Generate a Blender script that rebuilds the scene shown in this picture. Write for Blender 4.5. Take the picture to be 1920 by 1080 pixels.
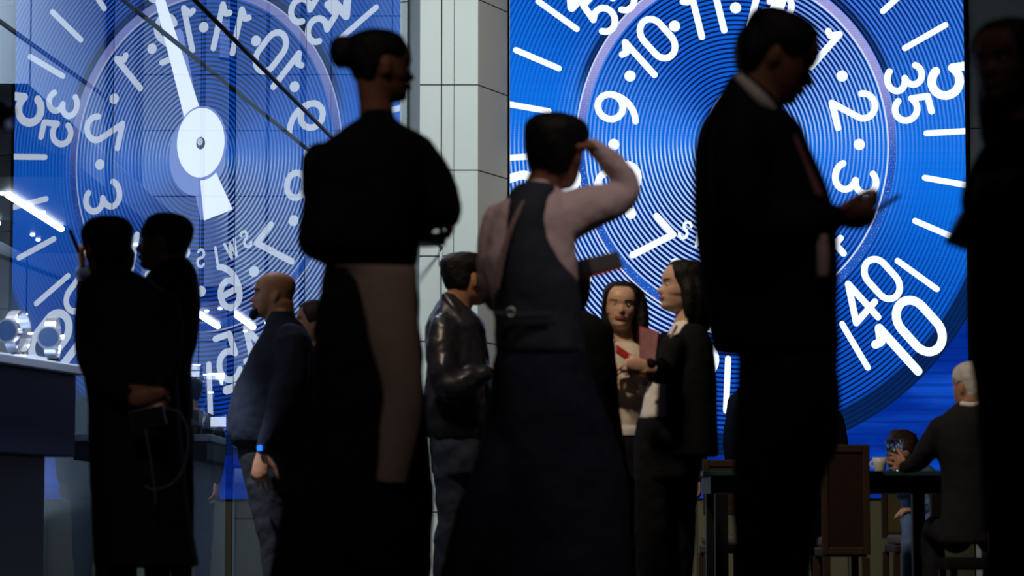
import bpy, bmesh, math, random
from mathutils import Vector, Matrix
random.seed(7)
S = bpy.context.scene
for o in list(bpy.data.objects): bpy.data.objects.remove(o)

# ---------------------------------------------------------------- camera
F = 5000.0; HOR = 970.0; CZ = 0.58
PITCH = math.atan((HOR-540)/F)
cam = bpy.data.cameras.new('camera'); co = bpy.data.objects.new('camera', cam)
S.collection.objects.link(co); S.camera = co
cam.sensor_width = 36; cam.lens = 36*F/1920; cam.clip_end = 200
co.location = (0, 0, CZ); co.rotation_euler = (math.pi/2+PITCH, 0, 0)
cam.dof.use_dof = True; cam.dof.focus_distance = 18.5; cam.dof.aperture_fstop = 3.6
S.view_settings.view_transform = 'Standard'; S.view_settings.look = 'None'
S.view_settings.gamma = 1; S.view_settings.use_curve_mapping = False
S.view_settings.exposure = 0.0
w = bpy.data.worlds.new('world'); S.world = w; w.use_nodes = True
w.node_tree.nodes['Background'].inputs[0].default_value = (0.5, 0.62, 1, 1)
w.node_tree.nodes['Background'].inputs[1].default_value = 0.006

def W(px, py, d):
    xc = (px-960)/F; yc = (540-py)/F
    c, s = math.cos(PITCH), math.sin(PITCH)
    dy = c-yc*s; dz = s+yc*c
    k = d/dy
    return Vector((xc*k, d, CZ+dz*k))

def lamp(name, kind, loc, tgt, power, col, **kw):
    l = bpy.data.lights.new(name, kind); l.energy = power; l.color = col
    for k, v in kw.items(): setattr(l, k, v)
    o = bpy.data.objects.new(name, l); S.collection.objects.link(o); o.location = loc
    o.rotation_euler = (Vector(tgt)-Vector(loc)).to_track_quat('-Z', 'Y').to_euler()
    return o
# unseen ceiling lamps of the hall and of the booth, plus added fills
lamp('pillar_spot', 'SPOT', (0.6, 14.5, 6.4), (-.35, 21.6, 2.4), 1250, (.93, 1, .97), spot_size=math.radians(62), spot_blend=.6, shadow_soft_size=.4)
lamp('pillar_side_spot', 'SPOT', (-.75, 18.6, 6.3), (-.55, 21.6, 2.2), 90, (.93, 1, .98), spot_size=math.radians(70), spot_blend=.7, shadow_soft_size=.3)
lamp('hall_warm_spot', 'SPOT', (-1.2, 8.6, 5.4), (.9, 11.4, 1.5), 620, (1, .80, .58), spot_size=math.radians(38), spot_blend=.8, shadow_soft_size=.25)
lamp('hall_left_spot', 'SPOT', (-1.9, 10.6, 5.4), (-1.15, 12.4, 1.6), 110, (1, .83, .66), spot_size=math.radians(48), spot_blend=.8, shadow_soft_size=.25)
lamp('hall_front_spot', 'SPOT', (1.7, 5.0, 5.6), (.45, 8.1, 1.55), 240, (1, .84, .80), spot_size=math.radians(21), spot_blend=.8, shadow_soft_size=.3)
lamp('booth_wall_spot', 'SPOT', (-2.2, 15.4, 5.4), (-3.6, 17.8, 3.3), 1300, (.90, .95, 1), spot_size=math.radians(80), spot_blend=.7, shadow_soft_size=.2)
lamp('booth_lamp', 'AREA', (-2.15, 17.6, 5.6), (-3.6, 18.6, 2.9), 25, (.86, .94, 1), shape='RECTANGLE', size=1.2, size_y=3.0)
lamp('booth_rear_lamp', 'AREA', (-2.0, 19.8, 5.9), (-2.1, 21.8, 2.6), 7, (.75, .88, 1), shape='RECTANGLE', size=2.2, size_y=.6)
lamp('right_woman_fill', 'SPOT', (.2, 3.2, 4.6), (1.15, 6.1, 1.5), 1.5, (1, .72, .58), spot_size=math.radians(36), spot_blend=.8, shadow_soft_size=.2)  # added weak fill for the woman at the right edge
lamp('apron_fill', 'SPOT', (-1.3, 3.6, 5.2), (-.75, 8.0, 1.05), 115, (1, .82, .72), spot_size=math.radians(30), spot_blend=.8, shadow_soft_size=.3)  # added fill that lifts the apron out of black
lamp('suit_fill', 'SPOT', (.3, 3.9, 5.2), (.72, 6.7, 1.5), 60, (1, .80, .72), spot_size=math.radians(17), spot_blend=.8, shadow_soft_size=.3)  # added fill so the suit man's tie, collar and hand show
lamp('leather_rim_spot', 'SPOT', (-1.55, 13.8, 4.2), (-.4, 11.8, 1.3), 120, (.72, .76, 1), spot_size=math.radians(36), spot_blend=.7, shadow_soft_size=.2)

# ---------------------------------------------------------------- materials
def mat(name, col, rough=.6, metal=0., noise=0., scale=8., bump=0., bscale=60., spec=.4, emit=None, es=1., sheen=0., trans=0.):
    m = bpy.data.materials.new(name); m.use_nodes = True
    nt = m.node_tree; b = nt.nodes['Principled BSDF']
    b.inputs['Base Color'].default_value = (*col, 1); b.inputs['Roughness'].default_value = rough
    b.inputs['Metallic'].default_value = metal; b.inputs['Specular IOR Level'].default_value = spec
    b.inputs['Sheen Weight'].default_value = sheen
    b.inputs['Transmission Weight'].default_value = trans
    if emit:
        b.inputs['Emission Color'].default_value = (*emit, 1); b.inputs['Emission Strength'].default_value = es
    tc = nt.nodes.new('ShaderNodeTexCoord')
    if noise:
        n = nt.nodes.new('ShaderNodeTexNoise'); n.inputs['Scale'].default_value = scale; n.inputs['Detail'].default_value = 5
        nt.links.new(tc.outputs['Object'], n.inputs['Vector'])
        mx = nt.nodes.new('ShaderNodeMix'); mx.data_type = 'RGBA'
        mx.inputs[6].default_value = (*[c*(1-noise) for c in col], 1); mx.inputs[7].default_value = (*[min(1, c*(1+noise)) for c in col], 1)
        nt.links.new(n.outputs['Fac'], mx.inputs[0]); nt.links.new(mx.outputs[2], b.inputs['Base Color'])
    if bump:
        n2 = nt.nodes.new('ShaderNodeTexNoise'); n2.inputs['Scale'].default_value = bscale; n2.inputs['Detail'].default_value = 4
        nt.links.new(tc.outputs['Object'], n2.inputs['Vector'])
        bp = nt.nodes.new('ShaderNodeBump'); bp.inputs['Strength'].default_value = bump; bp.inputs['Distance'].default_value = .01
        nt.links.new(n2.outputs['Fac'], bp.inputs['Height']); nt.links.new(bp.outputs[0], b.inputs['Normal'])
    return m

skin = mat('skin', (.44, .22, .135), .5, noise=.12, scale=14, bump=.12, bscale=90)
skin_pale = mat('skin_pale', (.62, .38, .27), .45, noise=.08, scale=14, bump=.08, bscale=90)
skin_deep = mat('skin_deep', (.30, .13, .075), .5, noise=.12, scale=14, bump=.12, bscale=90)
hair_black = mat('hair_black', (.008, .007, .007), .55, noise=.4, scale=30, bump=.5, bscale=120, spec=.2)
hair_brown = mat('hair_brown', (.035, .014, .008), .5, noise=.5, scale=30, bump=.5, bscale=120)
hair_blond = mat('hair_blond', (.05, .035, .014), .5, noise=.5, scale=30, bump=.5, bscale=120)
hair_grey = mat('hair_grey', (.075, .065, .058), .6, noise=.5, scale=26, bump=.5, bscale=120)
hair_white = mat('hair_white', (.55, .55, .55), .6, noise=.3, scale=26, bump=.5, bscale=120)
cloth_black = mat('cloth_black', (.008, .008, .010), .9, noise=.3, scale=20, bump=.25, bscale=45, spec=.1)
cloth_navy = mat('cloth_navy', (.010, .013, .026), .85, noise=.25, scale=20, bump=.3, bscale=30, spec=.15)
cloth_sweater = mat('cloth_sweater', (.020, .026, .050), .85, noise=.25, scale=20, bump=.35, bscale=26, spec=.15)
cloth_vest = mat('cloth_vest', (.030, .035, .050), .8, noise=.2, scale=20, bump=.3, bscale=26, spec=.2)
cloth_suit = mat('cloth_suit', (.007, .009, .018), .8, noise=.2, scale=20, bump=.2, bscale=30, spec=.15)
cloth_jacket = mat('cloth_jacket', (.013, .013, .018), .85, noise=.2, scale=20, bump=.3, bscale=26, spec=.15)
cloth_grey = mat('cloth_grey', (.028, .030, .040), .85, noise=.2, scale=20, bump=.3, bscale=26, spec=.15)
cloth_jeans = mat('cloth_jeans', (.030, .040, .070), .85, noise=.25, scale=24, bump=.35, bscale=20, spec=.15)
cloth_denim = mat('cloth_denim', (.11, .20, .42), .85, noise=.15, scale=24, bump=.3, bscale=20)
leather = mat('leather', (.018, .018, .028), .34, noise=.2, scale=16, bump=.35, bscale=16, spec=.55)
shirt_pink = mat('shirt_pink', (.66, .50, .50), .8, noise=.06, scale=20, bump=.25, bscale=22)
shirt_white = mat('shirt_white', (.75, .73, .72), .8, noise=.05, scale=20, bump=.2, bscale=24)
blouse = mat('blouse', (.62, .54, .45), .75, noise=.06, scale=20, bump=.25, bscale=22)
apron_cloth = mat('apron_cloth', (.34, .25, .21), .9, noise=.08, scale=18, bump=.25, bscale=20)
tie_pink = mat('tie_pink', (.42, .16, .20), .6, noise=.1, scale=40)
shoe_mat = mat('shoe_leather', (.01, .01, .01), .35)
lip_mat = mat('lips', (.36, .10, .085), .45)
lip_dull = mat('lips_dull', (.30, .12, .08), .5)
eye_mat = mat('eye_dark', (.015, .01, .008), .2)
eye_white = mat('eye_white', (.6, .58, .56), .3)
metal = mat('steel', (.75, .77, .82), .34, 1., noise=.1)
gold = mat('gold', (.65, .42, .16), .3, 1.)
black_plastic = mat('black_plastic', (.01, .01, .012), .35)
red_plastic = mat('red_plastic', (.45, .03, .025), .4)
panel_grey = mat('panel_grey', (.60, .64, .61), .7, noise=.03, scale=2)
panel_side_shaded = mat('panel_side_shaded', (.46, .40, .28), .7, noise=.03, scale=2)  # pillar panel again, shade and warm light of its side face in the colour
panel_dark = mat('panel_dark', (.60, .58, .54), .8, noise=.05, scale=2)
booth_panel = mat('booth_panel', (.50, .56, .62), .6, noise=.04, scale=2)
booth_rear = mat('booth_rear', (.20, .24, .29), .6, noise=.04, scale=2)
booth_dark = mat('booth_dark', (.012, .02, .055), .5, noise=.1, scale=3)
booth_column = mat('booth_column', (.02, .05, .13), .35, noise=.1, scale=3)
seam_mat = mat('seam', (.03, .03, .03), .9)
floor_mat = mat('floor_stone', (.05, .05, .055), .35, noise=.2, scale=3)
ceil_mat = mat('ceiling_paint', (.03, .03, .03), .9)
olive = mat('olive_panel', (.10, .078, .034), .7, noise=.12, scale=6)
wood_red = mat('wood_red', (.018, .006, .004), .5, noise=.3, scale=12, bump=.15, bscale=30)
wood_tan = mat('wood_tan', (.034, .016, .009), .55, noise=.25, scale=12, bump=.15, bscale=30)
cushion_mat = mat('cushion', (.14, .12, .14), .9, noise=.1, bump=.3)
table_mat = mat('table_top', (.02, .055, .06), .25)
ceramic = mat('ceramic', (.75, .75, .70), .3)
paper_mat = mat('paper', (.75, .76, .82), .6)
counter_top = mat('counter_top', (.45, .54, .75), .3, noise=.1)
lit_strip = mat('lit_strip', (1, 1, 1), .5, emit=(1, 1, 1), es=9)
lit_strip_dim = mat('lit_strip_dim', (1, 1, 1), .5, emit=(.7, .8, 1), es=3)
lit_dot = mat('lit_dot', (1, 1, 1), .5, emit=(.85, .9, 1), es=10)
label_mat = mat('label_card', (.8, .8, .85), .5, emit=(.85, .87, 1), es=1.6)
folder_red = mat('folder_red', (.50, .07, .06), .5)
paper_print = mat('paper_print', (.32, .15, .16), .7, noise=.5, scale=40)
bag_mat = mat('bag_brown', (.10, .045, .04), .6, noise=.15)
strap_mat = mat('strap', (.24, .15, .13), .6)
phone_glow = mat('phone_glow', (.02, .08, .5), .3, emit=(.02, .2, 1), es=1.2)

def emission(name, col, st):
    m = bpy.data.materials.new(name); m.use_nodes = True; nt = m.node_tree
    nt.nodes.remove(nt.nodes['Principled BSDF'])
    e = nt.nodes.new('ShaderNodeEmission'); e.inputs[0].default_value = (*col, 1); e.inputs[1].default_value = st
    nt.links.new(e.outputs[0], nt.nodes['Material Output'].inputs[0]); return m
glyph_mat = emission('led_white', (.84, .90, 1), 1.15)
ghost_mat = emission('led_pale', (.30, .42, .95), 1.0)
hand_mat = emission('led_hand', (.84, .88, 1), 2.0)
pin_mat = emission('led_pin', (.10, .13, .2), 1.0)

# ---------------------------------------------------------------- mesh soup
class Soup:
    def __init__(s): s.v = []; s.f = []
    def add(s, vs, fs):
        n = len(s.v); s.v += [Vector(p) for p in vs]; s.f += [tuple(i+n for i in f) for f in fs]
    def loft(s, rings):
        n = len(rings[0]); vs = [p for r in rings for p in r]; fs = []
        for i in range(len(rings)-1):
            for j in range(n):
                a = i*n+j; b = i*n+(j+1) % n; fs.append((a, b, b+n, a+n))
        c0 = sum((Vector(p) for p in rings[0]), Vector())/n; c1 = sum((Vector(p) for p in rings[-1]), Vector())/n
        vs += [c0, c1]; k = len(vs); m = (len(rings)-1)*n
        for j in range(n):
            fs.append(((j+1) % n, j, k-2)); fs.append((m+j, m+(j+1) % n, k-1))
        s.add(vs, fs)
    def tube(s, pts, rad, n=14, flat=None, caps=True):
        """pts: Vectors, rad: radii; rounded ends. flat: (vector, factor) squeezes section along vector."""
        P = [Vector(p) for p in pts]; R = list(rad) if hasattr(rad, '__len__') else [rad]*len(P)
        if caps:
            d0 = (P[0]-P[1]).normalized(); d1 = (P[-1]-P[-2]).normalized()
            r0, r1 = R[0], R[-1]
            P = [P[0]+d0*r0*.95, P[0]+d0*r0*.7]+P+[P[-1]+d1*r1*.7, P[-1]+d1*r1*.95]
            R = [r0*.3, r0*.72]+R+[r1*.72, r1*.3]
        rings = []; ref = None
        for i in range(len(P)):
            t = (P[min(i+1, len(P)-1)]-P[max(i-1, 0)]).normalized()
            if ref is None:
                ref = Vector((0, 0, 1)) if abs(t.z) < .9 else Vector((0, 1, 0))
            a = (ref-t*ref.dot(t)).normalized(); ref = a; b = t.cross(a)
            ring = []
            for j in range(n):
                q = 2*math.pi*j/n; off = (a*math.cos(q)+b*math.sin(q))*R[i]
                if flat: off -= flat[0]*off.dot(flat[0])*(1-flat[1])
                ring.append(P[i]+off)
            rings.append(ring)
        s.loft(rings)
    def ell(s, c, ax, n=18, m=12):
        """ellipsoid: centre, three axis vectors"""
        rings = []
        for i in range(1, m):
            q = math.pi*i/m
            rings.append([c+ax[2]*math.cos(q)+(ax[0]*math.cos(2*math.pi*j/n)+ax[1]*math.sin(2*math.pi*j/n))*math.sin(q) for j in range(n)])
        s.loft([[c+ax[2]*.999+(p-c-ax[2])*.02 for p in rings[0]]]+rings+[[c-ax[2]*.999+(p-c+ax[2])*.02 for p in rings[-1]]])
    def ball(s, c, r): s.ell(Vector(c), (Vector((r, 0, 0)), Vector((0, r, 0)), Vector((0, 0, r))))
    def box(s, a, b):
        x0, y0, z0 = a; x1, y1, z1 = b
        s.add([(x0, y0, z0), (x1, y0, z0), (x1, y1, z0), (x0, y1, z0), (x0, y0, z1), (x1, y0, z1), (x1, y1, z1), (x0, y1, z1)],
              [(0, 3, 2, 1), (4, 5, 6, 7), (0, 1, 5, 4), (1, 2, 6, 5), (2, 3, 7, 6), (3, 0, 4, 7)])
    def obox(s, c, ax):
        c = Vector(c); v = []
        for k in (-1, 1):
            for i, j in ((-1, -1), (1, -1), (1, 1), (-1, 1)): v.append(c+ax[0]*i+ax[1]*j+ax[2]*k)
        s.add(v, [(0, 3, 2, 1), (4, 5, 6, 7), (0, 1, 5, 4), (1, 2, 6, 5), (2, 3, 7, 6), (3, 0, 4, 7)])

def link(name, me, parent=None):
    o = bpy.data.objects.new(name, me); S.collection.objects.link(o)
    if parent: o.parent = parent
    return o
TEX = {}
def clouds(sc):
    if sc not in TEX:
        t = bpy.data.textures.new('folds', 'CLOUDS'); t.noise_scale = sc; t.noise_depth = 2; TEX[sc] = t
    return TEX[sc]
def make(name, soup, m, parent=None, voxel=None, smooth=2, folds=None, bevel=0, flat=False, loc=None):
    off = parent.location if parent else (Vector(loc) if loc else Vector())
    me = bpy.data.meshes.new(name); me.from_pydata([tuple(v-off) for v in soup.v], [], soup.f); me.update()
    bm = bmesh.new(); bm.from_mesh(me); bmesh.ops.recalc_face_normals(bm, faces=bm.faces); bm.to_mesh(me); bm.free()
    o = link(name, me, parent)
    if not parent and loc: o.location = loc
    if voxel:
        r = o.modifiers.new('r', 'REMESH'); r.mode = 'VOXEL'; r.voxel_size = voxel; r.use_smooth_shade = True
        if smooth:
            q = o.modifiers.new('s', 'SMOOTH'); q.iterations = smooth; q.factor = .5
        if folds:
            dm = o.modifiers.new('d', 'DISPLACE'); dm.texture = clouds(folds[1]); dm.strength = folds[0]; dm.mid_level = .5
    if bevel:
        bv = o.modifiers.new('b', 'BEVEL'); bv.width = bevel; bv.segments = 2
    if o.modifiers:
        dg = bpy.context.evaluated_depsgraph_get(); ev = o.evaluated_get(dg)
        nm = bpy.data.meshes.new_from_object(ev); o.modifiers.clear(); o.data = nm; nm.name = name
    o.data.materials.clear(); o.data.materials.append(m)
    if not flat:
        for p in o.data.polygons: p.use_smooth = True
    return o
def tag(o, label=None, cat=None, group=None, kind=None):
    for k, v in (('label', label), ('category', cat), ('group', group), ('kind', kind)):
        if v: o[k] = v
    return o
def empty(name, loc, label, cat, group=None):
    o = bpy.data.objects.new(name, None); S.collection.objects.link(o); o.location = loc
    o.empty_display_size = .1
    bpy.context.view_layer.update()
    return tag(o, label, cat, group)
def struct(name, s, m, bevel=0):
    return tag(make(name, s, m, flat=True, bevel=bevel), kind='structure')

# ---------------------------------------------------------------- LED screen
D = 22.0
HC = W(1381, 271, D)                 # dial centre
SX0, SX1 = W(956, 271, D).x, W(1812, 400, D).x
SZ0, SZ1 = W(1300, 934, D).z, 6.3
A = 290/F*D; B = 327/F*D

def screen_material():
    m = bpy.data.materials.new('led_dial'); m.use_nodes = True; nt = m.node_tree
    nt.nodes.remove(nt.nodes['Principled BSDF'])
    def val(x):
        return x
    def M(op, a, b=None, c=None):
        n = nt.nodes.new('ShaderNodeMath'); n.operation = op
        for i, x in enumerate((a, b, c)):
            if x is None: continue
            if isinstance(x, (int, float)): n.inputs[i].default_value = x
            else: nt.links.new(x, n.inputs[i])
        return n.outputs[0]
    def sstep(x, a, b):
        n = nt.nodes.new('ShaderNodeMapRange'); n.interpolation_type = 'SMOOTHSTEP'
        nt.links.new(x, n.inputs[0]); n.inputs[1].default_value = a; n.inputs[2].default_value = b
        n.inputs[3].default_value = 0; n.inputs[4].default_value = 1; n.clamp = True; return n.outputs[0]
    def mix(f, a, b):
        n = nt.nodes.new('ShaderNodeMix'); n.data_type = 'RGBA'
        if isinstance(f, (int, float)): n.inputs[0].default_value = f
        else: nt.links.new(f, n.inputs[0])
        for i, x in ((6, a), (7, b)):
            if isinstance(x, tuple): n.inputs[i].default_value = (*x, 1)
            else: nt.links.new(x, n.inputs[i])
        return n.outputs[2]
    tc = nt.nodes.new('ShaderNodeTexCoord'); sp = nt.nodes.new('ShaderNodeSeparateXYZ')
    nt.links.new(tc.outputs['Object'], sp.inputs[0])
    u = M('DIVIDE', sp.outputs[0], A); v = M('DIVIDE', sp.outputs[2], B)
    r = M('SQRT', M('ADD', M('MULTIPLY', u, u), M('MULTIPLY', v, v)))
    phi = M('ARCTAN2', u, v)
    nz = nt.nodes.new('ShaderNodeTexNoise'); nz.inputs['Scale'].default_value = 26; nz.inputs['Detail'].default_value = 3
    nt.links.new(tc.outputs['Object'], nz.inputs['Vector'])
    jit = M('MULTIPLY', M('SUBTRACT', nz.outputs['Fac'], .5), .5)
    per = .0272
    g = M('ADD', M('MULTIPLY', M('SINE', M('ADD', M('MULTIPLY', r, 2*math.pi/per), jit)), .5), .5)
    # how strongly the grooves read round the dial
    c45 = M('ABSOLUTE', M('COSINE', M('SUBTRACT', phi, math.radians(54))))
    ax = sstep(c45, .70, .95)
    fade = M('POWER', M('ABSOLUTE', M('SINE', M('SUBTRACT', phi, math.radians(4)))), 7.0)
    low = sstep(v, .25, -.25)
    inr = sstep(r, 1.25, 1.0)
    kd = M('SUBTRACT', 1.0, M('MULTIPLY', fade, .93))
    left = sstep(u, .2, -.3)
    kl = M('MULTIPLY', ax, M('ADD', .55, M('MULTIPLY', low, M('MULTIPLY', left, .55))))
    kl = M('ADD', kl, M('ADD', M('MULTIPLY', M('MULTIPLY', fade, inr), .26), .008))
    outl = M('SUBTRACT', 1.0, M('MULTIPLY', M('MULTIPLY', sstep(u, -.1, .3), sstep(r, 1.0, 1.1)), .75))
    kl = M('MULTIPLY', kl, outl)
    low_l = M('MULTIPLY', M('MULTIPLY', low, .10), 1.0)
    bot = M('POWER', M('MAXIMUM', M('MULTIPLY', M('COSINE', phi), -1), 0), 2.0)
    blueA = mix(fade, (.003, .11, .66), (.004, .17, .82))
    blueA = mix(M('MULTIPLY', bot, .65), blueA, (.003, .06, .48))
    dark = (.0015, .006, .045)
    dk = M('MULTIPLY', sstep(g, .55, .12), kd)
    lt = M('MULTIPLY', sstep(g, .52, .80), kl)
    col = mix(M('MINIMUM', dk, .97), blueA, dark)
    col = mix(M('MINIMUM', lt, .97), col, (.50, .66, 1.0))
    # fine sparkle of the brushed metal
    n3 = nt.nodes.new('ShaderNodeTexNoise'); n3.inputs['Scale'].default_value = 90; n3.inputs['Detail'].default_value = 2
    nt.links.new(tc.outputs['Object'], n3.inputs['Vector'])
    # hub recess: the middle of the dial
    # bevelled ring
    ring = M('MULTIPLY', sstep(r, .988, .994), sstep(r, 1.046, 1.038))
    tone = mix(sstep(v, -.15, .55), (.012, .10, .52), (.33, .34, .72))
    tone = mix(sstep(n3.outputs['Fac'], .58, .75), tone, (.6, .62, .95))
    col = mix(ring, col, tone)
    edge_in = M('MULTIPLY', M('MULTIPLY', sstep(r, .982, .986), sstep(r, .996, .991)), M('MULTIPLY', sstep(u, -.2, .3), .95))
    edge_out = M('MULTIPLY', M('MULTIPLY', sstep(r, 1.038, 1.043), sstep(r, 1.052, 1.048)), sstep(u, .2, -.3))
    col = mix(edge_in, col, (.75, .78, 1.0)); col = mix(edge_out, col, (.7, .75, 1.0))
    sh = M('MULTIPLY', M('MULTIPLY', sstep(r, 1.045, 1.055), sstep(r, 1.12, 1.07)), M('MULTIPLY', sstep(v, .15, .5), .85))
    col = mix(sh, col, dark)
    # outer edge of the disc and the case beyond it
    band = M('MULTIPLY', sstep(r, 1.645, 1.685), M('SUBTRACT', 1.0, M('MULTIPLY', g, .10)))
    band = M('MULTIPLY', band, M('SUBTRACT', 1.0, sstep(v, -.2, .1)))
    col = mix(M('MINIMUM', band, .93), col, (.002, .012, .06))
    n4 = nt.nodes.new('ShaderNodeTexNoise'); n4.inputs['Scale'].default_value = 1.6; n4.inputs['Detail'].default_value = 4
    mp = nt.nodes.new('ShaderNodeMapping'); mp.inputs['Scale'].default_value = (.5, 1, 2.5); mp.inputs['Rotation'].default_value = (0, .25, 0)
    nt.links.new(tc.outputs['Object'], mp.inputs[0]); nt.links.new(mp.outputs[0], n4.inputs['Vector'])
    stripes = M('ADD', M('MULTIPLY', M('SINE', M('MULTIPLY', sp.outputs[2], 62)), .5), .5)
    out = mix(sstep(n4.outputs['Fac'], .4, .75), (.001, .024, .28), (.006, .08, .58))
    out = mix(M('MULTIPLY', sstep(stripes, .75, .98), .45), out, (.001, .015, .2))
    beyond = M('MULTIPLY', sstep(r, 1.79, 1.80), sstep(v, .1, -.2))
    col = mix(beyond, col, out)
    # LED rows
    rows = M('ADD', .93, M('MULTIPLY', M('SINE', M('MULTIPLY', sp.outputs[2], 2*math.pi/.020)), .07))
    e = nt.nodes.new('ShaderNodeEmission'); nt.links.new(col, e.inputs[0])
    nt.links.new(M('MULTIPLY', rows, 1.05), e.inputs[1])
    nt.links.new(e.outputs[0], nt.nodes['Material Output'].inputs[0])
    return m
led_mat = screen_material()

def arc(cx, cy, rx, ry, a0, a1, n=14):
    return [(cx+rx*math.cos(math.radians(a0+(a1-a0)*i/n)), cy+ry*math.sin(math.radians(a0+(a1-a0)*i/n))) for i in range(n+1)]
def stad(cx, w_, h_):
    r_ = w_/2; return arc(cx, h_-r_*1.15, r_, r_*1.15, 0, 180)+arc(cx, r_*1.15, r_, r_*1.15, 180, 360)+[(cx+r_, h_-r_*1.15)]
GL = {'0': (.62, [stad(.31, .54, 1.0)]), '1': (.34, [[(.02, .86), (.12, .82), (.26, 1.0), (.26, 0)]]),
      '2': (.62, [arc(.30, .72, .27, .28, 175, -35)+[(.04, 0), (.60, 0)]]),
      '3': (.62, [arc(.29, .75, .25, .25, 150, -85)+arc(.29, .25, .29, .25, 85, -150)]),
      '4': (.66, [[(.48, 0), (.48, 1), (.02, .28), (.66, .28)]]),
      '5': (.62, [[(.54, 1), (.14, 1), (.08, .54)]+arc(.30, .32, .29, .32, 130, -150)]),
      '6': (.62, [arc(.31, .31, .27, .31, 0, 360)+arc(.60, .36, .56, .64, 178, 105)]),
      '7': (.60, [[(.02, 1), (.58, 1), (.20, 0)]]),
      '8': (.60, [arc(.30, .75, .23, .25, 0, 360), arc(.30, .26, .28, .26, 0, 360)]),
      '9': (.62, [arc(.31, .69, .27, .31, 0, 360)+arc(.02, .64, .56, .64, -2, -75)]),
      'S': (.56, [arc(.27, .76, .23, .24, 30, 260)+arc(.27, .25, .25, .27, 90, -150)]),
      'W': (.80, [[(0, 1), (.2, 0), (.4, .9), (.6, 0), (.8, 1)]]), 'I': (.10, [[(.05, 0), (.05, 1)]])}
class Ink:
    def __init__(s): s.v = []; s.f = []; s.m = []
    def poly(s, pts, y, mi):
        n = len(s.v); s.v += [(p[0], y, p[1]) for p in pts]; s.f.append(tuple(range(n, n+len(pts)))); s.m.append(mi)
    def stroke(s, pts, w_, y, mi):          # pts in metres on the screen plane
        h = w_/2
        for (a, b) in zip(pts[:-1], pts[1:]):
            dx, dz = b[0]-a[0], b[1]-a[1]; L = math.hypot(dx, dz)
            if L < 1e-6: continue
            nx, nz = -dz/L*h, dx/L*h
            s.poly([(a[0]+nx, a[1]+nz), (b[0]+nx, b[1]+nz), (b[0]-nx, b[1]-nz), (a[0]-nx, a[1]-nz)], y, mi)
        for k, p in enumerate(pts): s.disc(p, h, y-.0002, mi, 14)
    def disc(s, p, r_, y, mi, n=24, rz=None):
        rz = rz or r_
        s.poly([(p[0]+r_*math.cos(2*math.pi*i/n), p[1]+rz*math.sin(2*math.pi*i/n)) for i in range(n)], y, mi)
ink = Ink()
def dial(u, v): return (u*A, v*B)
def put(text, r_, deg, h, wst, flip=False, gap=.10):
    """numerals centred at radius r, angle deg clockwise from up; heights in dial units"""
    a = math.radians(deg); tw = sum(GL[c][0] for c in text)+gap*(len(text)-1)
    cu, cv = r_*math.sin(a), r_*math.cos(a)
    up = (math.sin(a), math.cos(a)) if not flip else (-math.sin(a), -math.cos(a))
    rt = (up[1], -up[0]); x = -tw/2
    for c in text:
        for line in GL[c][1]:
            pts = []
            for (gx, gy) in line:
                X = (x+gx)*h; Y = (gy-.5)*h
                pts.append(dial(cu+rt[0]*X+up[0]*Y, cv+rt[1]*X+up[1]*Y))
            ink.stroke(pts, wst*A, 0, 1)
        x += GL[c][0]+gap
hours = {12: 15}
for hnum in range(1, 13):
    deg = 15+30*hnum if hnum != 12 else 15
    dd = (deg+180) % 360-180
    put(str(hnum), .80, deg, .27, .044, flip=(abs(dd) > 106), gap=.22)
    q = math.radians(deg+15); p = dial(.80*math.sin(q), .80*math.cos(q))
    ink.disc(p, .037*A, -.0006, 1)
for k, (inn, out) in enumerate((('60', '30'), ('35', '5'), ('40', '10'), ('45', '15'), ('50', '20'), ('55', '25'))):
    deg = 15+60*k; dd = (deg+180) % 360-180; fl = abs(dd) > 106
    put(inn, 1.215 if fl else 1.165, deg, .27 if fl else .23, .044, fl, gap=.16)
    put(out, 1.575 if fl else 1.47, deg, .35 if fl else .29, .058, fl, gap=.16)
    for j in (1, 2, 3, 4):
        q = math.radians(deg+12*j); r0, r1 = 1.24, 1.54
        ink.stroke([dial(r0*math.sin(q), r0*math.cos(q)), dial(r1*math.sin(q), r1*math.cos(q))], .040*A, 0, 1)
for j, c in enumerate('SWISS'):
    put(c, .60, -146-11.5*j, .10, .020, True)
# watch hands shown on the screen, with their pale shadow
def L2(px, py): return dial(-(px-379)/235, (288-py)/318)
def band(p0, p1, w0, w1, y, mi, cap=True):
    dx, dz = p1[0]-p0[0], p1[1]-p0[1]; L = math.hypot(dx, dz); nx, nz = -dz/L, dx/L
    ink.poly([(p0[0]+nx*w0, p0[1]+nz*w0), (p1[0]+nx*w1, p1[1]+nz*w1), (p1[0]-nx*w1, p1[1]-nz*w1), (p0[0]-nx*w0, p0[1]-nz*w0)], y, mi)
    if cap: ink.disc(p1, w1, y-.0002, mi)
K = A/235
band(L2(366, 262), L2(333, 44), 17*K, 9*K, -.002, 2); band(L2(370, 300), L2(398, 398), 14*K, 22*K, -.0021, 2, False)
ink.disc(L2(369, 280), 50*K, -.0022, 2, 40, 66*K)
band(L2(376, 258), L2(300, -22), 17*K, 9*K, -.004, 3); band(L2(382, 290), L2(409, 398), 10*K, 27*K, -.0041, 3, False)
ink.disc(L2(377, 258), 46*K, -.0042, 2, 40, 60*K); ink.disc(L2(376, 257), 43*K, -.0046, 3, 40, 56*K)
ink.disc(L2(376, 258), 8*K, -.005, 4, 24, 10*K); ink.disc(L2(375, 255), 5*K, -.0054, 1, 20, 6*K)

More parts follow.
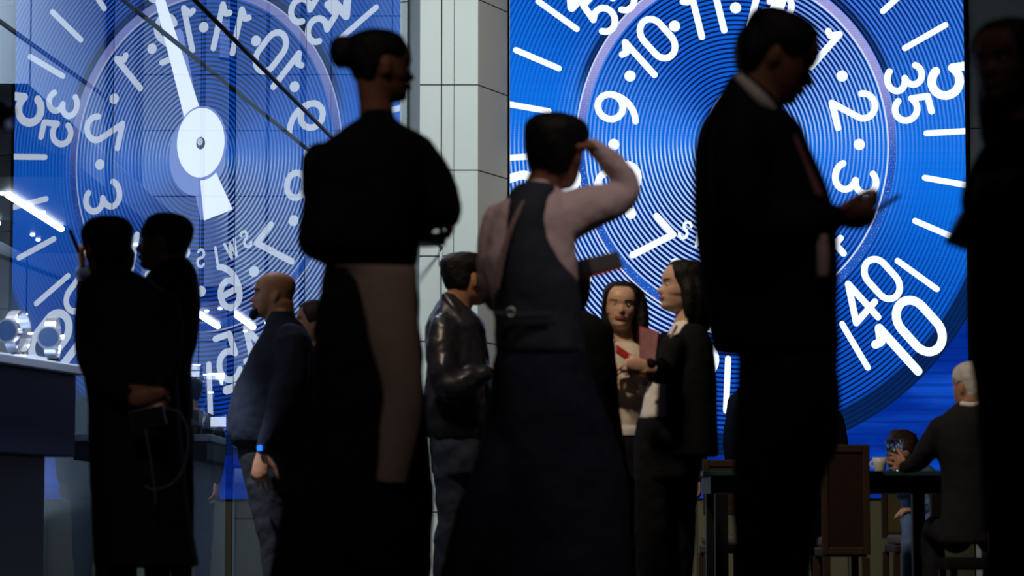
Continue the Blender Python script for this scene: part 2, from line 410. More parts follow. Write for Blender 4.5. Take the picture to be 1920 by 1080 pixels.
def clip_poly(pts, x0, x1, z0, z1):
    for ax_, lim, sg in ((0, x0, 1), (0, x1, -1), (1, z0, 1), (1, z1, -1)):
        out = []
        for i in range(len(pts)):
            a, b = pts[i], pts[(i+1) % len(pts)]
            ia, ib = (a[ax_]-lim)*sg >= 0, (b[ax_]-lim)*sg >= 0
            if ia: out.append(a)
            if ia != ib:
                t = (lim-a[ax_])/(b[ax_]-a[ax_]); out.append((a[0]+(b[0]-a[0])*t, a[1]+(b[1]-a[1])*t))
        pts = out
        if len(pts) < 3: return None
    return pts
screen = empty('led_screen', (HC.x, D, SZ0), 'huge blue screen showing a watch dial with white numerals, left edge against the pillar', 'screen')
vs, fs, ms = [], [], []
x0, x1, z0, z1 = SX0-HC.x, SX1-HC.x, SZ0-HC.z, SZ1-HC.z
vs = [(x0, 0, z0), (x1, 0, z0), (x1, 0, z1), (x0, 0, z1)]; fs = [(0, 1, 2, 3)]; ms = [0]
for f, mi in zip(ink.f, ink.m):
    pts = [(ink.v[i][0], ink.v[i][2]) for i in f]; y = ink.v[f[0]][1]-.004
    pts = clip_poly(pts, x0, x1, z0, z1)
    if not pts: continue
    n = len(vs); vs += [(p[0], y, p[1]) for p in pts]; fs.append(tuple(range(n, n+len(pts)))); ms.append(mi)
me = bpy.data.meshes.new('display'); me.from_pydata(vs, [], fs)
for m_ in (led_mat, glyph_mat, ghost_mat, hand_mat, pin_mat): me.materials.append(m_)
for p, mi in zip(me.polygons, ms): p.material_index = mi
dsp = link('display', me, screen); dsp.location = (0, 0, HC.z-SZ0)
s = Soup(); s.box((SX0-.005, D+.004, SZ0-.01), (SX1+.03, D+.14, SZ1)); make('cabinet', s, black_plastic, screen, flat=True)

# ---------------------------------------------------------------- room shell
s = Soup(); s.box((-9, -4, -.2), (9, 26, 0)); struct('floor', s, floor_mat)
s = Soup(); s.box((-9, -4, 7.2), (9, 26, 7.4)); struct('ceiling', s, ceil_mat)
def seams_on(poly_pts, zs, y_in=.004):
    s_ = Soup()
    for a, b in zip(poly_pts[:-1], poly_pts[1:]):
        a = Vector(a); b = Vector(b); t = (b-a).normalized(); nrm = Vector((t.y, -t.x))
        for z in zs:
            c = (a+b)/2; L = (b-a).length/2
            s_.obox((c.x, c.y, z), (Vector((t.x, t.y, 0))*L, Vector((nrm.x, nrm.y, 0))*y_in, Vector((0, 0, .004))))
    return s_
# panelled pillar beside the screen
PP = [(-.87, 22.0), (W(787, 300, 21.4).x, 21.4), (W(896, 300, 21.4).x, 21.4), (SX0-.02, 21.96)]
front = Soup(); front.loft([[Vector((x, y, z)) for x, y in PP+[(SX0-.02, 22.3), (-.87, 22.3)]] for z in (0, 7.2)])
pil = make('wall_pillar', front, panel_grey, flat=True); tag(pil, kind='structure')
pil.data.materials.append(panel_side_shaded)
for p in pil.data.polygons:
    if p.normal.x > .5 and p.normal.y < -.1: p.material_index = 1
zs = [W(850, y, 21.4).z for y in (-160, -1.5, 159, 319, 480, 640, 800, 960)]
sm = seams_on(PP[1:], zs, .003)
for px, wd in ((827.5, .010), (851, .004)):
    x = W(px, 300, 21.4).x; sm.box((x-wd/2, 21.397, 0), (x+wd/2, 21.42, 7.2))
struct('trim_1', sm, seam_mat)
s = Soup(); s.box((SX1+.045, 22.02, 0), (9, 22.3, 7.2)); struct('wall_right', s, panel_dark)
sr = seams_on([(SX1+.03, 22.02), (7.5, 22.02)], [W(1830, y, 22).z for y in (-60, 93, 240, 395, 550, 700, 850)], .004)
struct('trim_2', sr, seam_mat)
s = Soup(); s.box((SX0-.02, 22.02, 0), (SX1+.03, 22.14, SZ0-.012))
struct('wall_base', s, olive)
s = Soup()
for i in range(7):
    x = SX0+.3+i*.62; s.box((x-.006, 22.012, 0), (x+.006, 22.03, SZ0-.02))
struct('trim_3', s, seam_mat)
s = Soup(); s.box((SX0-.02, 22.20, 0), (SX1+.03, 22.36, 7.2)); struct('wall_screen', s, ceil_mat)
s = Soup(); s.box((8.9, -4, 0), (9, 22, 7.2)); struct('wall_side', s, ceil_mat)

# ---------------------------------------------------------------- booth behind the glass wall
GD = Vector((.1908, .9816, 0)).normalized(); G0 = Vector((-.01835*D, 1.0201*D, 0)); GN = Vector((GD.y, -GD.x, 0))  # towards the hall
def gpt(y, off=0):
    t = (y-G0.y)/GD.y; p = G0+GD*t+GN*off; return p
glass = bpy.data.materials.new('glass_pane'); glass.use_nodes = True; nt = glass.node_tree; nt.nodes.remove(nt.nodes['Principled BSDF'])
gl = nt.nodes.new('ShaderNodeBsdfGlossy'); gl.inputs['Roughness'].default_value = 0; gl.inputs[0].default_value = (.78, .86, 1, 1)
tr = nt.nodes.new('ShaderNodeBsdfTransparent'); tr.inputs[0].default_value = (.80, .90, 1, 1)
mx = nt.nodes.new('ShaderNodeMixShader'); lw = nt.nodes.new('ShaderNodeLayerWeight'); lw.inputs[0].default_value = .5
mr = nt.nodes.new('ShaderNodeMapRange'); mr.inputs[1].default_value = 0; mr.inputs[2].default_value = 1; mr.inputs[3].default_value = .10; mr.inputs[4].default_value = .72
nt.links.new(lw.outputs['Facing'], mr.inputs[0]); nt.links.new(mr.outputs[0], mx.inputs[0])
nt.links.new(tr.outputs[0], mx.inputs[1]); nt.links.new(gl.outputs[0], mx.inputs[2])
nt.links.new(mx.outputs[0], nt.nodes['Material Output'].inputs[0])
clear = bpy.data.materials.new('glass_back'); clear.use_nodes = True; nt = clear.node_tree; nt.nodes.remove(nt.nodes['Principled BSDF'])
tr = nt.nodes.new('ShaderNodeBsdfTransparent'); tr.inputs[0].default_value = (.97, .99, 1, 1)
nt.links.new(tr.outputs[0], nt.nodes['Material Output'].inputs[0])
def y_at(px):       # where the glass wall stands for a picture column
    k = (px-960)/F; c = G0.x-GD.x/GD.y*G0.y; return c/(k-GD.x/GD.y)
pane_px = [None, 205, 437, 570, 762]
ys = [6.5]+[y_at(p) for p in pane_px[1:]]
for i in range(4):
    a, b = gpt(ys[i]+.004), gpt(ys[i+1]-.004)
    s = Soup(); c = (a+b)/2; L = (b-a).length/2
    s.obox((c.x-GN.x*.006, c.y-GN.y*.006, 2.95), (GD*L, GN*.006, Vector((0, 0, 2.95))))
    g = struct('window_%d' % (i+1), s, glass)
    g.data.materials.append(clear)
    for p in g.data.polygons:
        if p.normal.dot(GN) < .9: p.material_index = 1
s = Soup()
for y, wd in ((ys[1], .006), (ys[2], .008), (ys[3], .006), (ys[4], .02)):
    c = gpt(y); s.obox((c.x-GN.x*.02, c.y-GN.y*.02, 2.95), (GD*wd, GN*.02, Vector((0, 0, 2.95))))
struct('trim_4', s, seam_mat)
# rear and side walls of the booth
BY = 21.85
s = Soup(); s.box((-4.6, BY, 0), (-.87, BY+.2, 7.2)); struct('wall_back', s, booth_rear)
s = Soup()
for py in (30, 140, 245, 368, 470, 640, 770, 972):
    z = W(400, py, BY).z; s.box((-3.1, BY-.004, z-.005), (-.87, BY+.01, z+.005))
for px in (376, 620, 735): x = W(px, 300, BY).x; s.box((x-.005, BY-.005, 0), (x+.005, BY+.01, 7.2))
struct('trim_5', s, seam_mat)
def lw_x(y): return -3.28-(BY-y)*.068
s = Soup(); s.loft([[Vector(p) for p in ((lw_x(12), 12, z), (lw_x(BY), BY, z), (lw_x(BY)-.3, BY, z), (lw_x(12)-.3, 12, z))] for z in (0, 7.2)])
struct('wall_left', s, booth_panel)
s = Soup()
for (pa, pb) in ((0, 0),):
    for yy in (-150, 20, 195, 372, 560):
        z = W(205, yy, BY).z
        s.obox((( lw_x(12)+lw_x(BY))/2+.004, (12+BY)/2, z), (Vector((lw_x(BY)-lw_x(12), BY-12, 0))/2, Vector((.006, 0, 0)), Vector((0, 0, .013))))
for yv in (19.0, 16.2): s.box((lw_x(yv)-.01, yv-.008, 0), (lw_x(yv)+.008, yv+.008, 7.2))
struct('trim_6', s, seam_mat)
s = Soup(); s.box((-3.26, 21.3, 0), (W(250, 300, 21.3).x, BY-.01, 7.2)); struct('wall_column', s, booth_column)
s = Soup(); s.box((-5, 12, 7.0), (-2.5, 22, 7.19)); struct('trim_7', s, ceil_mat)

# awning stay: long dark rod running up to the left from the pillar
s = Soup(); p1 = W(828, 464, 21.33); p0 = W(345, -20, 14.3)
s.tube([p0, p1], .014, 10)
rod = make('stay_rod', s, black_plastic); rod = tag(rod, 'thin dark diagonal rod running from upper left down to the grey pillar', 'rod')
s = Soup(); c = W(827, 467, 21.36); s.box((c.x-.012, c.y-.03, c.z-.1), (c.x+.012, c.y+.03, c.z+.1))
tag(make('rod_bracket', s, metal, flat=True, bevel=.003), 'small upright metal bracket on the pillar at the rod end', 'bracket')
c = W(425, 76, 18.6)
sp_ = empty('hanging_speaker', (c.x, c.y, c.z-.14), 'dark box speaker hanging high behind the glass', 'speaker')
s = Soup(); s.box((c.x-.05, c.y-.06, c.z-.14), (c.x+.05, c.y+.06, c.z+.14)); make('speaker_box', s, booth_column, sp_, flat=True, bevel=.01)
s = Soup(); s.tube([(c.x, c.y, c.z+.14), (c.x, c.y, 7.0)], .006, 8); make('suspension_wire', s, seam_mat, sp_)

def unit(name, lab, xa, xb, ya, yb, zt, zb_canopy, strips, dots, cat='display'):
    """a display island: counter with bright top; lit canopy above"""
    e = empty(name, ((xa+xb)/2, (ya+yb)/2, 0), lab, cat)
    s = Soup(); s.box((xa+.05, ya+.05, .95), (xb-.03, yb-.05, zt-.05)); make('counter_body', s, booth_dark, e, flat=True, bevel=.01)
    s = Soup(); s.box((xa+.2, ya+.2, 0), (xb-.15, yb-.15, .95)); make('plinth', s, booth_panel, e, flat=True)
    s = Soup(); s.box((xa, ya, zt-.05), (xb, yb, zt)); make('counter_top', s, counter_top, e, flat=True, bevel=.008)
    return e
def canopy(lab, xa, xb, ya, yb, z, h, strips, nd, ztop=7.0):
    e = empty('light_canopy', ((xa+xb)/2, (ya+yb)/2, z), lab, 'light canopy')
    s = Soup(); s.box((xa, ya, z), (xb, yb, z+h)); make('canopy_box', s, booth_dark, e, flat=True, bevel=.01)
    s = Soup(); s.tube([(xa+.05, yb-.05, z+h), (xa+.05, yb-.05, ztop)], .012, 8); make('hanger', s, seam_mat, e)
    s = Soup(); s.tube([(xb-.05, ya+.1, z+h), (xb-.05, ya+.1, ztop)], .012, 8); make('hanger', s, seam_mat, e)
    for (x, y0_, y1_, r_, m_) in strips:
        s = Soup(); s.tube([(x, y0_, z-.02), (x, y1_, z-.02)], r_, 10); make('light_strip', s, m_, e)
    rnd = random.Random(3)
    for i in range(nd):
        x = xa+.1+(xb-xa-.2)*rnd.random(); y = ya+.2+(yb-ya-.4)*(i+.5)/nd
        s = Soup(); s.ell(Vector((x, y, z-.008)), (Vector((.016, 0, 0)), Vector((0, .016, 0)), Vector((0, 0, .01)))); make('downlight', s, lit_dot, e)
    return e
c1 = W(15, 366, 14.2); c2 = W(140, 428, 15.9)
ZC = (c1.z+c2.z)/2
canopy('dark canopy with a long bright light strip, at the left edge behind glass', -3.25, -2.30, 13.6, 17.6, ZC+.02, .12,
       [(c1.x, 14.2, 15.9, .019, lit_strip), (W(0, 420, 15.4).x-.05, 14.6, 15.6, .017, lit_strip)], 12, ZC+.32)
# light grey bulkhead above the canopy
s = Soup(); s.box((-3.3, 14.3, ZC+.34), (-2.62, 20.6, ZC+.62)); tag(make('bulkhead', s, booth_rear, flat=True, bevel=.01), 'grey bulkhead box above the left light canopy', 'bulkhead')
# counter along the hall side of the glass wall
ZT = 1.29
e = empty('display_counter', (*gpt(10.9, .16).xy, 0), 'dark display counter with pale blue top along the glass at far left', 'display')
def gbox(name, y0_, y1_, o0, o1, z0_, z1_, m_, bv=.006):
    a, b = gpt(y0_), gpt(y1_); c = (a+b)/2+GN*(o0+o1)/2; s = Soup()
    s.obox((c.x, c.y, (z0_+z1_)/2), (GD*(b-a).length/2, GN*(o1-o0)/2, Vector((0, 0, (z1_-z0_)/2)))); return make(name, s, m_, e, flat=True, bevel=bv)
gbox('counter_top', 9.0, 12.62, .012, .315, ZT-.045, ZT, counter_top)
gbox('counter_body', 9.05, 12.56, .014, .285, .86, ZT-.046, booth_dark)
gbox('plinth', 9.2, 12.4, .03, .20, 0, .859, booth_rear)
gbox('price_plate', 11.9, 12.15, .2, .3, ZT+.001, ZT+.012, paper_mat, .002)
c1 = W(440, 585, 18.0); c2 = W(500, 616, 19.3)
Z2 = (c1.z+c2.z)/2
canopy('smaller lit canopy behind glass, just left of the bald man', -2.4, -1.55, 17.2, 20.2, Z2+.02, .1,
       [(c1.x, 18.0, 19.3, .022, lit_strip), (W(378, 600, 18.2).x, 17.5, 19.2, .022, lit_strip)], 12)
unit('display_counter', 'display counter with pale top behind glass beside the bald man', -2.9, -1.95, 17.3, 20.4, 1.12, 0, 0, 0)

lamp('counter_fill', 'SPOT', (-2.05, 11.6, 2.9), (-2.28, 12.0, 1.3), 330, (.9, .95, 1), spot_size=math.radians(70), spot_blend=.3, shadow_soft_size=.05)  # added unseen fill brightening the left counter top and watches
lamp('canopy_lamp', 'SPOT', (-2.1, 18.6, Z2-.05), (-2.1, 18.6, 1.1), 60, (.9, .95, 1), spot_size=math.radians(140), spot_blend=.3, shadow_soft_size=.05)
def watch(loc, rz, sc, lab, grp):
    e = empty('wristwatch', loc, lab, 'watch', grp)
    c = Vector(loc)+Vector((0, 0, .045*sc)); fx = Vector((math.cos(rz), math.sin(rz), .0)); fy = Vector((-math.sin(rz), math.cos(rz), 0)); fz = Vector((0, 0, 1))
    s = Soup(); n = 22; pts = [c+fx*math.cos(2*math.pi*i/n)*.034*sc+fz*math.sin(2*math.pi*i/n)*.036*sc for i in range(n)]
    for i in range(n):
        a, b = pts[i], pts[(i+1) % n]; t = (b-a).normalized(); s.obox((a+b)/2, (t*.0044*sc, fy*.010*sc, t.cross(fy)*.0022*sc))
    make('bracelet', s, metal, e, flat=True, bevel=.0006)
    s = Soup(); cc = c+fx*.037*sc; s.tube([cc-fx*.006*sc, cc+fx*.006*sc], .021*sc, 28, caps=False); s.tube([cc+fy*.02*sc, cc+fy*.028*sc], .004*sc, 10, caps=False)
    make('watch_case', s, metal, e, flat=True)
    s = Soup(); s.tube([cc+fx*.006*sc, cc+fx*.008*sc], .018*sc, 28, caps=False); make('watch_dial', s, booth_column, e, flat=True)
    s = Soup(); s.tube([Vector(loc)-fz*0, c-fz*.034*sc], .012*sc, 12, caps=False); make('watch_stand', s, black_plastic, e, flat=True)
    return e
k = 0
spl = ['nearest the left picture edge', 'second from the left picture edge', 'third from the left picture edge', 'fourth from the left picture edge', 'fifth from the left picture edge', 'last, beside the standing woman']
for i_, l in enumerate(spl):
    p = gpt(11.42+.215*i_, .19 if i_ % 2 else .10); watch((p.x, p.y, ZT+.006), random.uniform(-1.9, -1.0), 2.6, 'silver watch on the left counter, '+l, 'watches on the left counter')
for j, (px, dd, sc, l) in enumerate(((362, 17.4, 1.2, 'closest to the grey-haired man'), (385, 17.9, 1.1, 'in the middle of its counter'), (408, 18.5, 1.2, 'right of the middle one'), (428, 19.2, 1.0, 'closest to the bald man'))):
    p = W(px, 700, dd); watch((min(p.x, -2.02), dd, 1.12), random.uniform(-1.6, -.6), 4.6*sc, 'large silver watch on the middle counter, '+l, 'watches on the middle counter')
c = W(410, 791, 17.1)
s = Soup(); s.obox(c, (Vector((.052, 0, 0)), Vector((0, .008, 0)), Vector((0, 0, .031)))); cl = make('label_card', s, label_mat, flat=True, bevel=.004); tag(cl, 'small bright white card sign beside the bald man behind the glass', 'sign')

# ---------------------------------------------------------------- people
def sm_(x, a, b):
    t = max(0, min(1, (x-a)/(b-a))); return t*t*(3-2*t)
PROF = [(0, .26, .03, .08), (.03, .37, .10, .17), (.10, .415, .20, .225), (.165, .395, .27, .26), (.21, .41, .30, .275), (.25, .415, .32, .285), (.33, .405, .36, .305), (.42, .40, .40, .32),
        (.50, .385, .435, .328), (.58, .415, .455, .335), (.68, .41, .47, .34), (.78, .37, .465, .332), (.87, .295, .41, .295), (.94, .20, .31, .225), (.98, .11, .18, .135), (1.0, .02, .02, .02)]
def prof(z):
    for a, b in zip(PROF[:-1], PROF[1:]):
        if z <= b[0]:
            t = (z-a[0])/(b[0]-a[0]); return [a[i]+(b[i]-a[i])*t for i in (1, 2, 3)]
    return PROF[-1][1:]
def gs(x, c, s_): return math.exp(-((x-c)/s_)**2)
class Head:
    def __init__(h, C, H, yaw, pitch=0, roll=0, fem=False):
        a = math.radians(yaw); f = Vector((math.cos(a), math.sin(a), 0)); u = Vector((0, 0, 1)); sd = u.cross(f)
        R = Matrix.Rotation(math.radians(pitch), 3, sd)     # pitch>0 looks down
        f = R @ f; u = R @ u
        R = Matrix.Rotation(math.radians(roll), 3, f); u = R @ u; sd = u.cross(f)
        h.f, h.s, h.u, h.H = f, sd, u, H; h.O = C-u*H*.5-f*H*.0; h.fem = fem
    def rad(h, th, z, feat=True):
        Fp, Bp, Wp = prof(z)
        if h.fem and z < .3: Wp *= .92
        c, s_ = math.cos(th), math.sin(th); a = Fp if c > 0 else Bp; n = 2.25
        r_ = (abs(c/a)**n+abs(s_/Wp)**n)**(-1/n)
        if feat and c > 0:
            nose = 0
            if .30 < z < .55: nose = .125*sm_(z, .545, .36)*sm_(z, .305, .345)
            r_ += nose*gs(th, 0, .16 if z < .42 else .12)
            r_ -= .032*gs(abs(th), .40, .17)*gs(z, .495, .05)
            r_ += .022*gs(th, 0, .30)*(gs(z, .262, .022)+.9*gs(z, .212, .022))
            r_ -= .018*gs(th, 0, .3)*gs(z, .237, .010)
            r_ += .02*gs(th, 0, .25)*gs(z, .10, .05)
            r_ += .012*gs(abs(th), .75, .25)*gs(z, .40, .08)
        return r_
    def pt(h, th, z, off=0, feat=True):
        r_ = h.rad(th, z, feat)+off
        return h.O+(h.f*math.cos(th)*r_+h.s*math.sin(th)*r_+h.u*z)*h.H
    def grid(h, s, off=None, n=72, m=60, lift=0):
        rings = []
        for i in range(m+1):
            z = .5-.5*math.cos(math.pi*i/m)
            rings.append([h.pt(2*math.pi*j/n, z, off(((2*math.pi*j/n+math.pi) % (2*math.pi))-math.pi, z) if off else 0)+h.u*h.H*lift*sm_(z, .6, 1) for j in range(n)])
        s.loft(rings)
def hair_fn(t=.05, front=.84, side=.50, nape=.16, rnd=None, top=0.):
    def fn(th, z):
        a = abs(th)
        if a < .5: hl = front
        elif a < 1.25: hl = front+(side-front)*sm_(a, .5, 1.25)
        elif a < 1.75: hl = side+.05
        else: hl = side+.05+(nape-side-.05)*sm_(a, 1.75, 2.1)
        k = sm_(z, hl-.02, hl+.05)
        v = -.05+k*(.05+t+top*sm_(z, .6, .9))
        return v+.006*math.sin(9*th+14*z)*k
    return fn
def hand(s, wr, d, nrm, sc=1., curl=.5, side=1, spread=.12, thumb=.6):
    """wr wrist, d pointing dir, nrm palm-side normal, side: which side the thumb leaves"""
    d = d.normalized(); nrm = (nrm-d*nrm.dot(d)).normalized(); x = d.cross(nrm)*side   # towards thumb
    pl = .088*sc
    s.tube([wr-d*.02*sc, wr+d*.02*sc, wr+d*.055*sc, wr+d*pl], [.029*sc, .035*sc, .040*sc, .038*sc], 16, flat=(nrm, .42))
    for i in range(4):
        q = (1.5-i)*.0205*sc; L = (.96, 1.06, 1.0, .78)[i]
        p = wr+d*pl*(.97 if i < 3 else .9)+x*q; dirn = (d+x*(1.5-i)*spread).normalized(); pts = [p-dirn*.012*sc, p]; ang = curl*(1+.12*i)
        for L0 in (.043, .027, .021):
            dirn = Matrix.Rotation(ang*.75, 3, dirn.cross(nrm).normalized()) @ dirn; p = p+dirn*L0*L*sc; pts.append(p)
        s.tube(pts, [.0098*sc, .0096*sc, .0088*sc, .0080*sc, .0070*sc], 10)
    p = wr+d*.022*sc+x*.026*sc; dirn = (d*.75+x*.62*(.5+thumb)+nrm*.25).normalized(); pts = [p-dirn*.01, p]
    for L0 in (.040, .032, .026):
        p = p+dirn*L0*sc; pts.append(p); dirn = (dirn+d*.22+nrm*.12*curl).normalized()
    s.tube(pts, [.014*sc, .0135*sc, .0115*sc, .0105*sc, .009*sc], 10)
def cr(vals, k=5):
    """Catmull-Rom through tuples"""
    out = []; n = len(vals)
    for i in range(n-1):
        p0, p1, p2, p3 = vals[max(i-1, 0)], vals[i], vals[i+1], vals[min(i+2, n-1)]
        for j in range(k):
            t = j/k
            out.append(tuple(.5*((2*b)+(-a+c)*t+(2*a-5*b+4*c-d_)*t*t+(-a+3*b-3*c+d_)*t**3) for a, b, c, d_ in zip(p0, p1, p2, p3)))
    out.append(vals[-1]); return out
class Fig:
    def __init__(f, name, d, px, label, cat='person'):
        f.d = d; f.s = d/F; g = W(px, 900, d); f.e = empty(name, (g.x, d, 0), label, cat); f.body = Soup()
    def P(f, px, py, dy=0): return W(px, py, f.d+dy)
    def rings(f, soup, rows, shrink=0, n=36, ex=2.4, tx=0):
        """rows: (py, xl, xr, half-depth m, dy)"""
        R = []
        for (py, xl, xr, t, dy) in cr([tuple(r) if len(r) == 5 else tuple(r)+(0,) for r in rows]):
            a, b = f.P(xl, py), f.P(xr, py); c = (a+b)/2; c.y += dy; hw = max((b.x-a.x)/2-shrink, .01); ht = max(t-shrink, .01)
            ring = []
            for j in range(n):
                q = 2*math.pi*j/n; co_, si = math.cos(q), math.sin(q)
                ring.append(Vector((c.x+hw*math.copysign(abs(co_)**(2/ex), co_), c.y+ht*math.copysign(abs(si)**(2/ex), si), c.z)))
            R.append(ring)
        soup.loft(R)
    def chain(f, soup, pts, shrink=0, n=20, flat=None, k=4, caps=True):
        """pts: (px,py,dy,r_px)"""
        Q = cr([tuple(p) for p in pts], k); soup.tube([f.P(a, b, c) for a, b, c, r_ in Q], [max(r_*f.s-shrink, .006) for *_, r_ in Q], n, flat, caps)
    def torso(f, name, m, rows, sleeves=(), folds=(.012, .09), voxel=.011, ex=2.4, sh=.014):
        g = Soup(); f.rings(g, rows, ex=ex)
        for sl in sleeves: f.chain(g, sl)
        f.rings(f.body, rows, sh, ex=ex)
        for sl in sleeves: f.chain(f.body, sl, sh)
        return make(name, g, m, f.e, voxel=voxel, smooth=3, folds=folds)
    def legs(f, m, chains, hips=None, name='trousers', folds=(.016, .08)):
        g = Soup()
        if hips: f.rings(g, hips); f.rings(f.body, hips, .014)
        for c in chains: f.chain(g, c); f.chain(f.body, c, .014)
        return make(name, g, m, f.e, voxel=.011, smooth=3, folds=folds)
    def head(f, cx, cy, Hpx, yaw, pitch=0, roll=0, neck=None, neckr=.056, dy=0, fem=False, m=None):
        h = f.h = Head(f.P(cx, cy, dy), Hpx*f.s, yaw, pitch, roll, fem); h.grid(f.body)
        for sg in (-1, 1):
            c = h.pt(sg*1.66, .44, -.004, False)
            f.body.ell(c, ((h.f*.7+h.u*-.1)*h.H*.11, h.s*h.H*.055-h.f*h.H*.02, h.u*h.H*.145-h.f*h.H*.02))
        if neck:
            b = f.P(*neck); t = h.O+h.u*h.H*.30-h.f*h.H*.10
            f.body.tube([b-Vector((0, 0, .05)), b, b.lerp(t, .5), t], [neckr*1.15, neckr*1.05, neckr*.95, neckr], 22)
        # face
        for sg in (-1, 1):
            s = Soup(); w2 = Soup(); b3 = Soup()
            c = h.pt(sg*.37, .497, -.012, True); w2.ell(c, (h.f*.013, h.s*.0145, h.u*.0062))
            s.ell(c+h.f*.0065, (h.f*.0072, h.s*.0062, h.u*.0058))
            pts = [h.pt(sg*t, .580+.014*math.sin((t-.15)*5.2), -.002) for t in (.19, .30, .45, .60, .70)]
            b3.tube(pts, [.0022, .0030, .0030, .0024, .0014], 8)
            s.tube([h.pt(sg*t, .517-.01*abs(t-.37)*4, -.004) for t in (.22, .30, .40, .52)], .0016, 6)
            ey = make('eye', w2, eye_white, f.e); make('eyebrow', b3, eye_mat, f.e)
            ir = make('iris', s, eye_mat, f.e); ir.parent = ey
        
        s = Soup()
        s.tube([h.pt(t, .256-.016*abs(t)*2, .001) for t in (-.30, -.18, -.06, 0, .06, .18, .30)], [.002, .004, .0052, .0046, .0052, .004, .002], 8)
        s.tube([h.pt(t, .220+.012*abs(t)*2, .001) for t in (-.27, -.15, 0, .15, .27)], [.002, .005, .0062, .005, .002], 8)
        f.lips = make('lips', s, lip_mat if fem else lip_dull, f.e)
        return h
    def hair(f, m, fn, extra=None, voxel=.008, lift=0.):
        s = Soup(); f.h.grid(s, fn, lift=lift)
        if extra: extra(s, f.h)
        return make('hair', s, m, f.e, voxel=voxel, smooth=1, folds=(.007, .025))
    def feet(f, pts, yaw, m=None):
        a = math.radians(yaw); d = Vector((math.cos(a), math.sin(a), 0))
        for (px, dy) in pts:
            p = f.P(px, 900, dy); x = p.x; s = Soup(); y = f.d+dy
            q = Vector((x, y, .045)); f.body.tube([q-d*.03+Vector((0, 0, .05)), q+d*.03, q+d*.12+Vector((0, 0, -.01))], [.036, .034, .028], 12)
            s.tube([q-d*.075+Vector((0, 0, .005)), q-d*.03+Vector((0, 0, .012)), q+d*.05, q+d*.14+Vector((0, 0, -.008)), q+d*.19+Vector((0, 0, -.012))], [.042, .047, .047, .045, .032], 18, flat=(Vector((0, 0, 1)), .85))
            z0 = min(v.z for v in s.v)
            for v in s.v: v.z -= z0
            make('shoe', s, shoe_mat, f.e)
    def finish(f, m=skin, voxel=.0065):
        return make('body', f.body, m, f.e, voxel=voxel, smooth=2)
    def strip(f, name, m, rows, dy, th=.006):
        """band of cloth: rows (py, xl, xr) or with own dy as 4th; solid, th thick"""
        rows = cr([tuple(r) if len(r) == 4 else tuple(r)+(dy,) for r in rows], 4); g = Soup(); R = []
        for (py, xl, xr, q) in rows:
            a, b = f.P(xl, py, q), f.P(xr, py, q); n = 10; top = []; bot = []
            for j in range(n+1):
                t = j/n; p = a.lerp(b, t); p.y += (2*t-1)**2*.03*(abs(b.x-a.x)/.15)
                top.append(p.copy()); bot.append(p+Vector((0, th, 0)))
            R.append(top+bot[::-1])
        g.loft(R); return make(name, g, m, f.e)

def G(soup, name, m, f, **k): return make(name, soup, m, f.e, **k)

# ---- woman with bun and apron
f = Fig('person', 7.15, 705, 'tall woman with dark hair in a bun, black top and pale apron, facing right')
f.head(714, 122, 137, 20, 4, 0, neck=(708, 232, .0), neckr=.047, fem=True)
def bun(s, h):
    c = f.P(642, 97, -.01); s.ell(c, (Vector((.036, 0, .016)), Vector((0, .04, 0)), Vector((-.012, 0, .044))))
    s.ell(f.P(635, 82, 0), (Vector((.026, 0, .008)), Vector((0, .03, 0)), Vector((0, 0, .022))))
    s.ell(f.P(660, 112, 0), (Vector((.02, 0, .0)), Vector((0, .035, 0)), Vector((0, 0, .026))))
f.hair(hair_black, hair_fn(.035, .86, .52, .22), bun)
top_rows = [(208, 682, 736, .055), (224, 672, 744, .06), (238, 652, 762, .085), (262, 618, 792, .12), (295, 582, 806, .15), (350, 571, 806, .165), (400, 567, 796, .17), (450, 556, 786, .175), (474, 566, 784, .165), (492, 600, 780, .14), (500, 620, 776, .12)]
f.torso('sweater', cloth_black, top_rows, [[(778, 285, -.02, 38), (812, 330, -.03, 38), (832, 372, -.05, 33), (838, 400, -.06, 29), (815, 408, .0, 24), (778, 420, .10, 22)],
        [(600, 300, .05, 34), (600, 370, .12, 34), (640, 420, .2, 28)]], sh=.016)
f.legs(cloth_black, [[(650, 780, 0, 62), (625, 880, .02, 66), (585, 980, .05, 62), (555, 1100, .06, 52), (535, 1250, .08, 36), (530, 1318, .08, 32)],
                     [(742, 780, 0, 58), (755, 880, 0, 56), (765, 1000, 0, 48), (765, 1120, 0, 40), (760, 1250, 0, 32), (758, 1318, 0, 30)]],
       [(485, 612, 776, .12), (560, 597, 784, .14), (640, 590, 790, .15), (730, 590, 796, .15), (800, 590, 800, .15), (880, 582, 803, .15), (960, 560, 806, .15), (1020, 545, 808, .15), (1090, 535, 806, .13)], name='long_skirt')
f.strip('apron', apron_cloth, [(496, 620, 778, -.15), (512, 650, 781, -.155), (560, 672, 780, -.165), (640, 692, 786, -.175), (733, 718, 792, -.175), (800, 712, 788, -.17), (892, 706, 766, -.165), (903, 708, 762, -.165)], -.16)
h_ = f.P(776, 442, .08); hand(f.body, h_, Vector((.5, .5, -.1)), Vector((0, 0, 1)), .8, .6, 1, thumb=.1)
f.feet([(530, .08), (758, 0)], 25); f.finish(skin_deep)
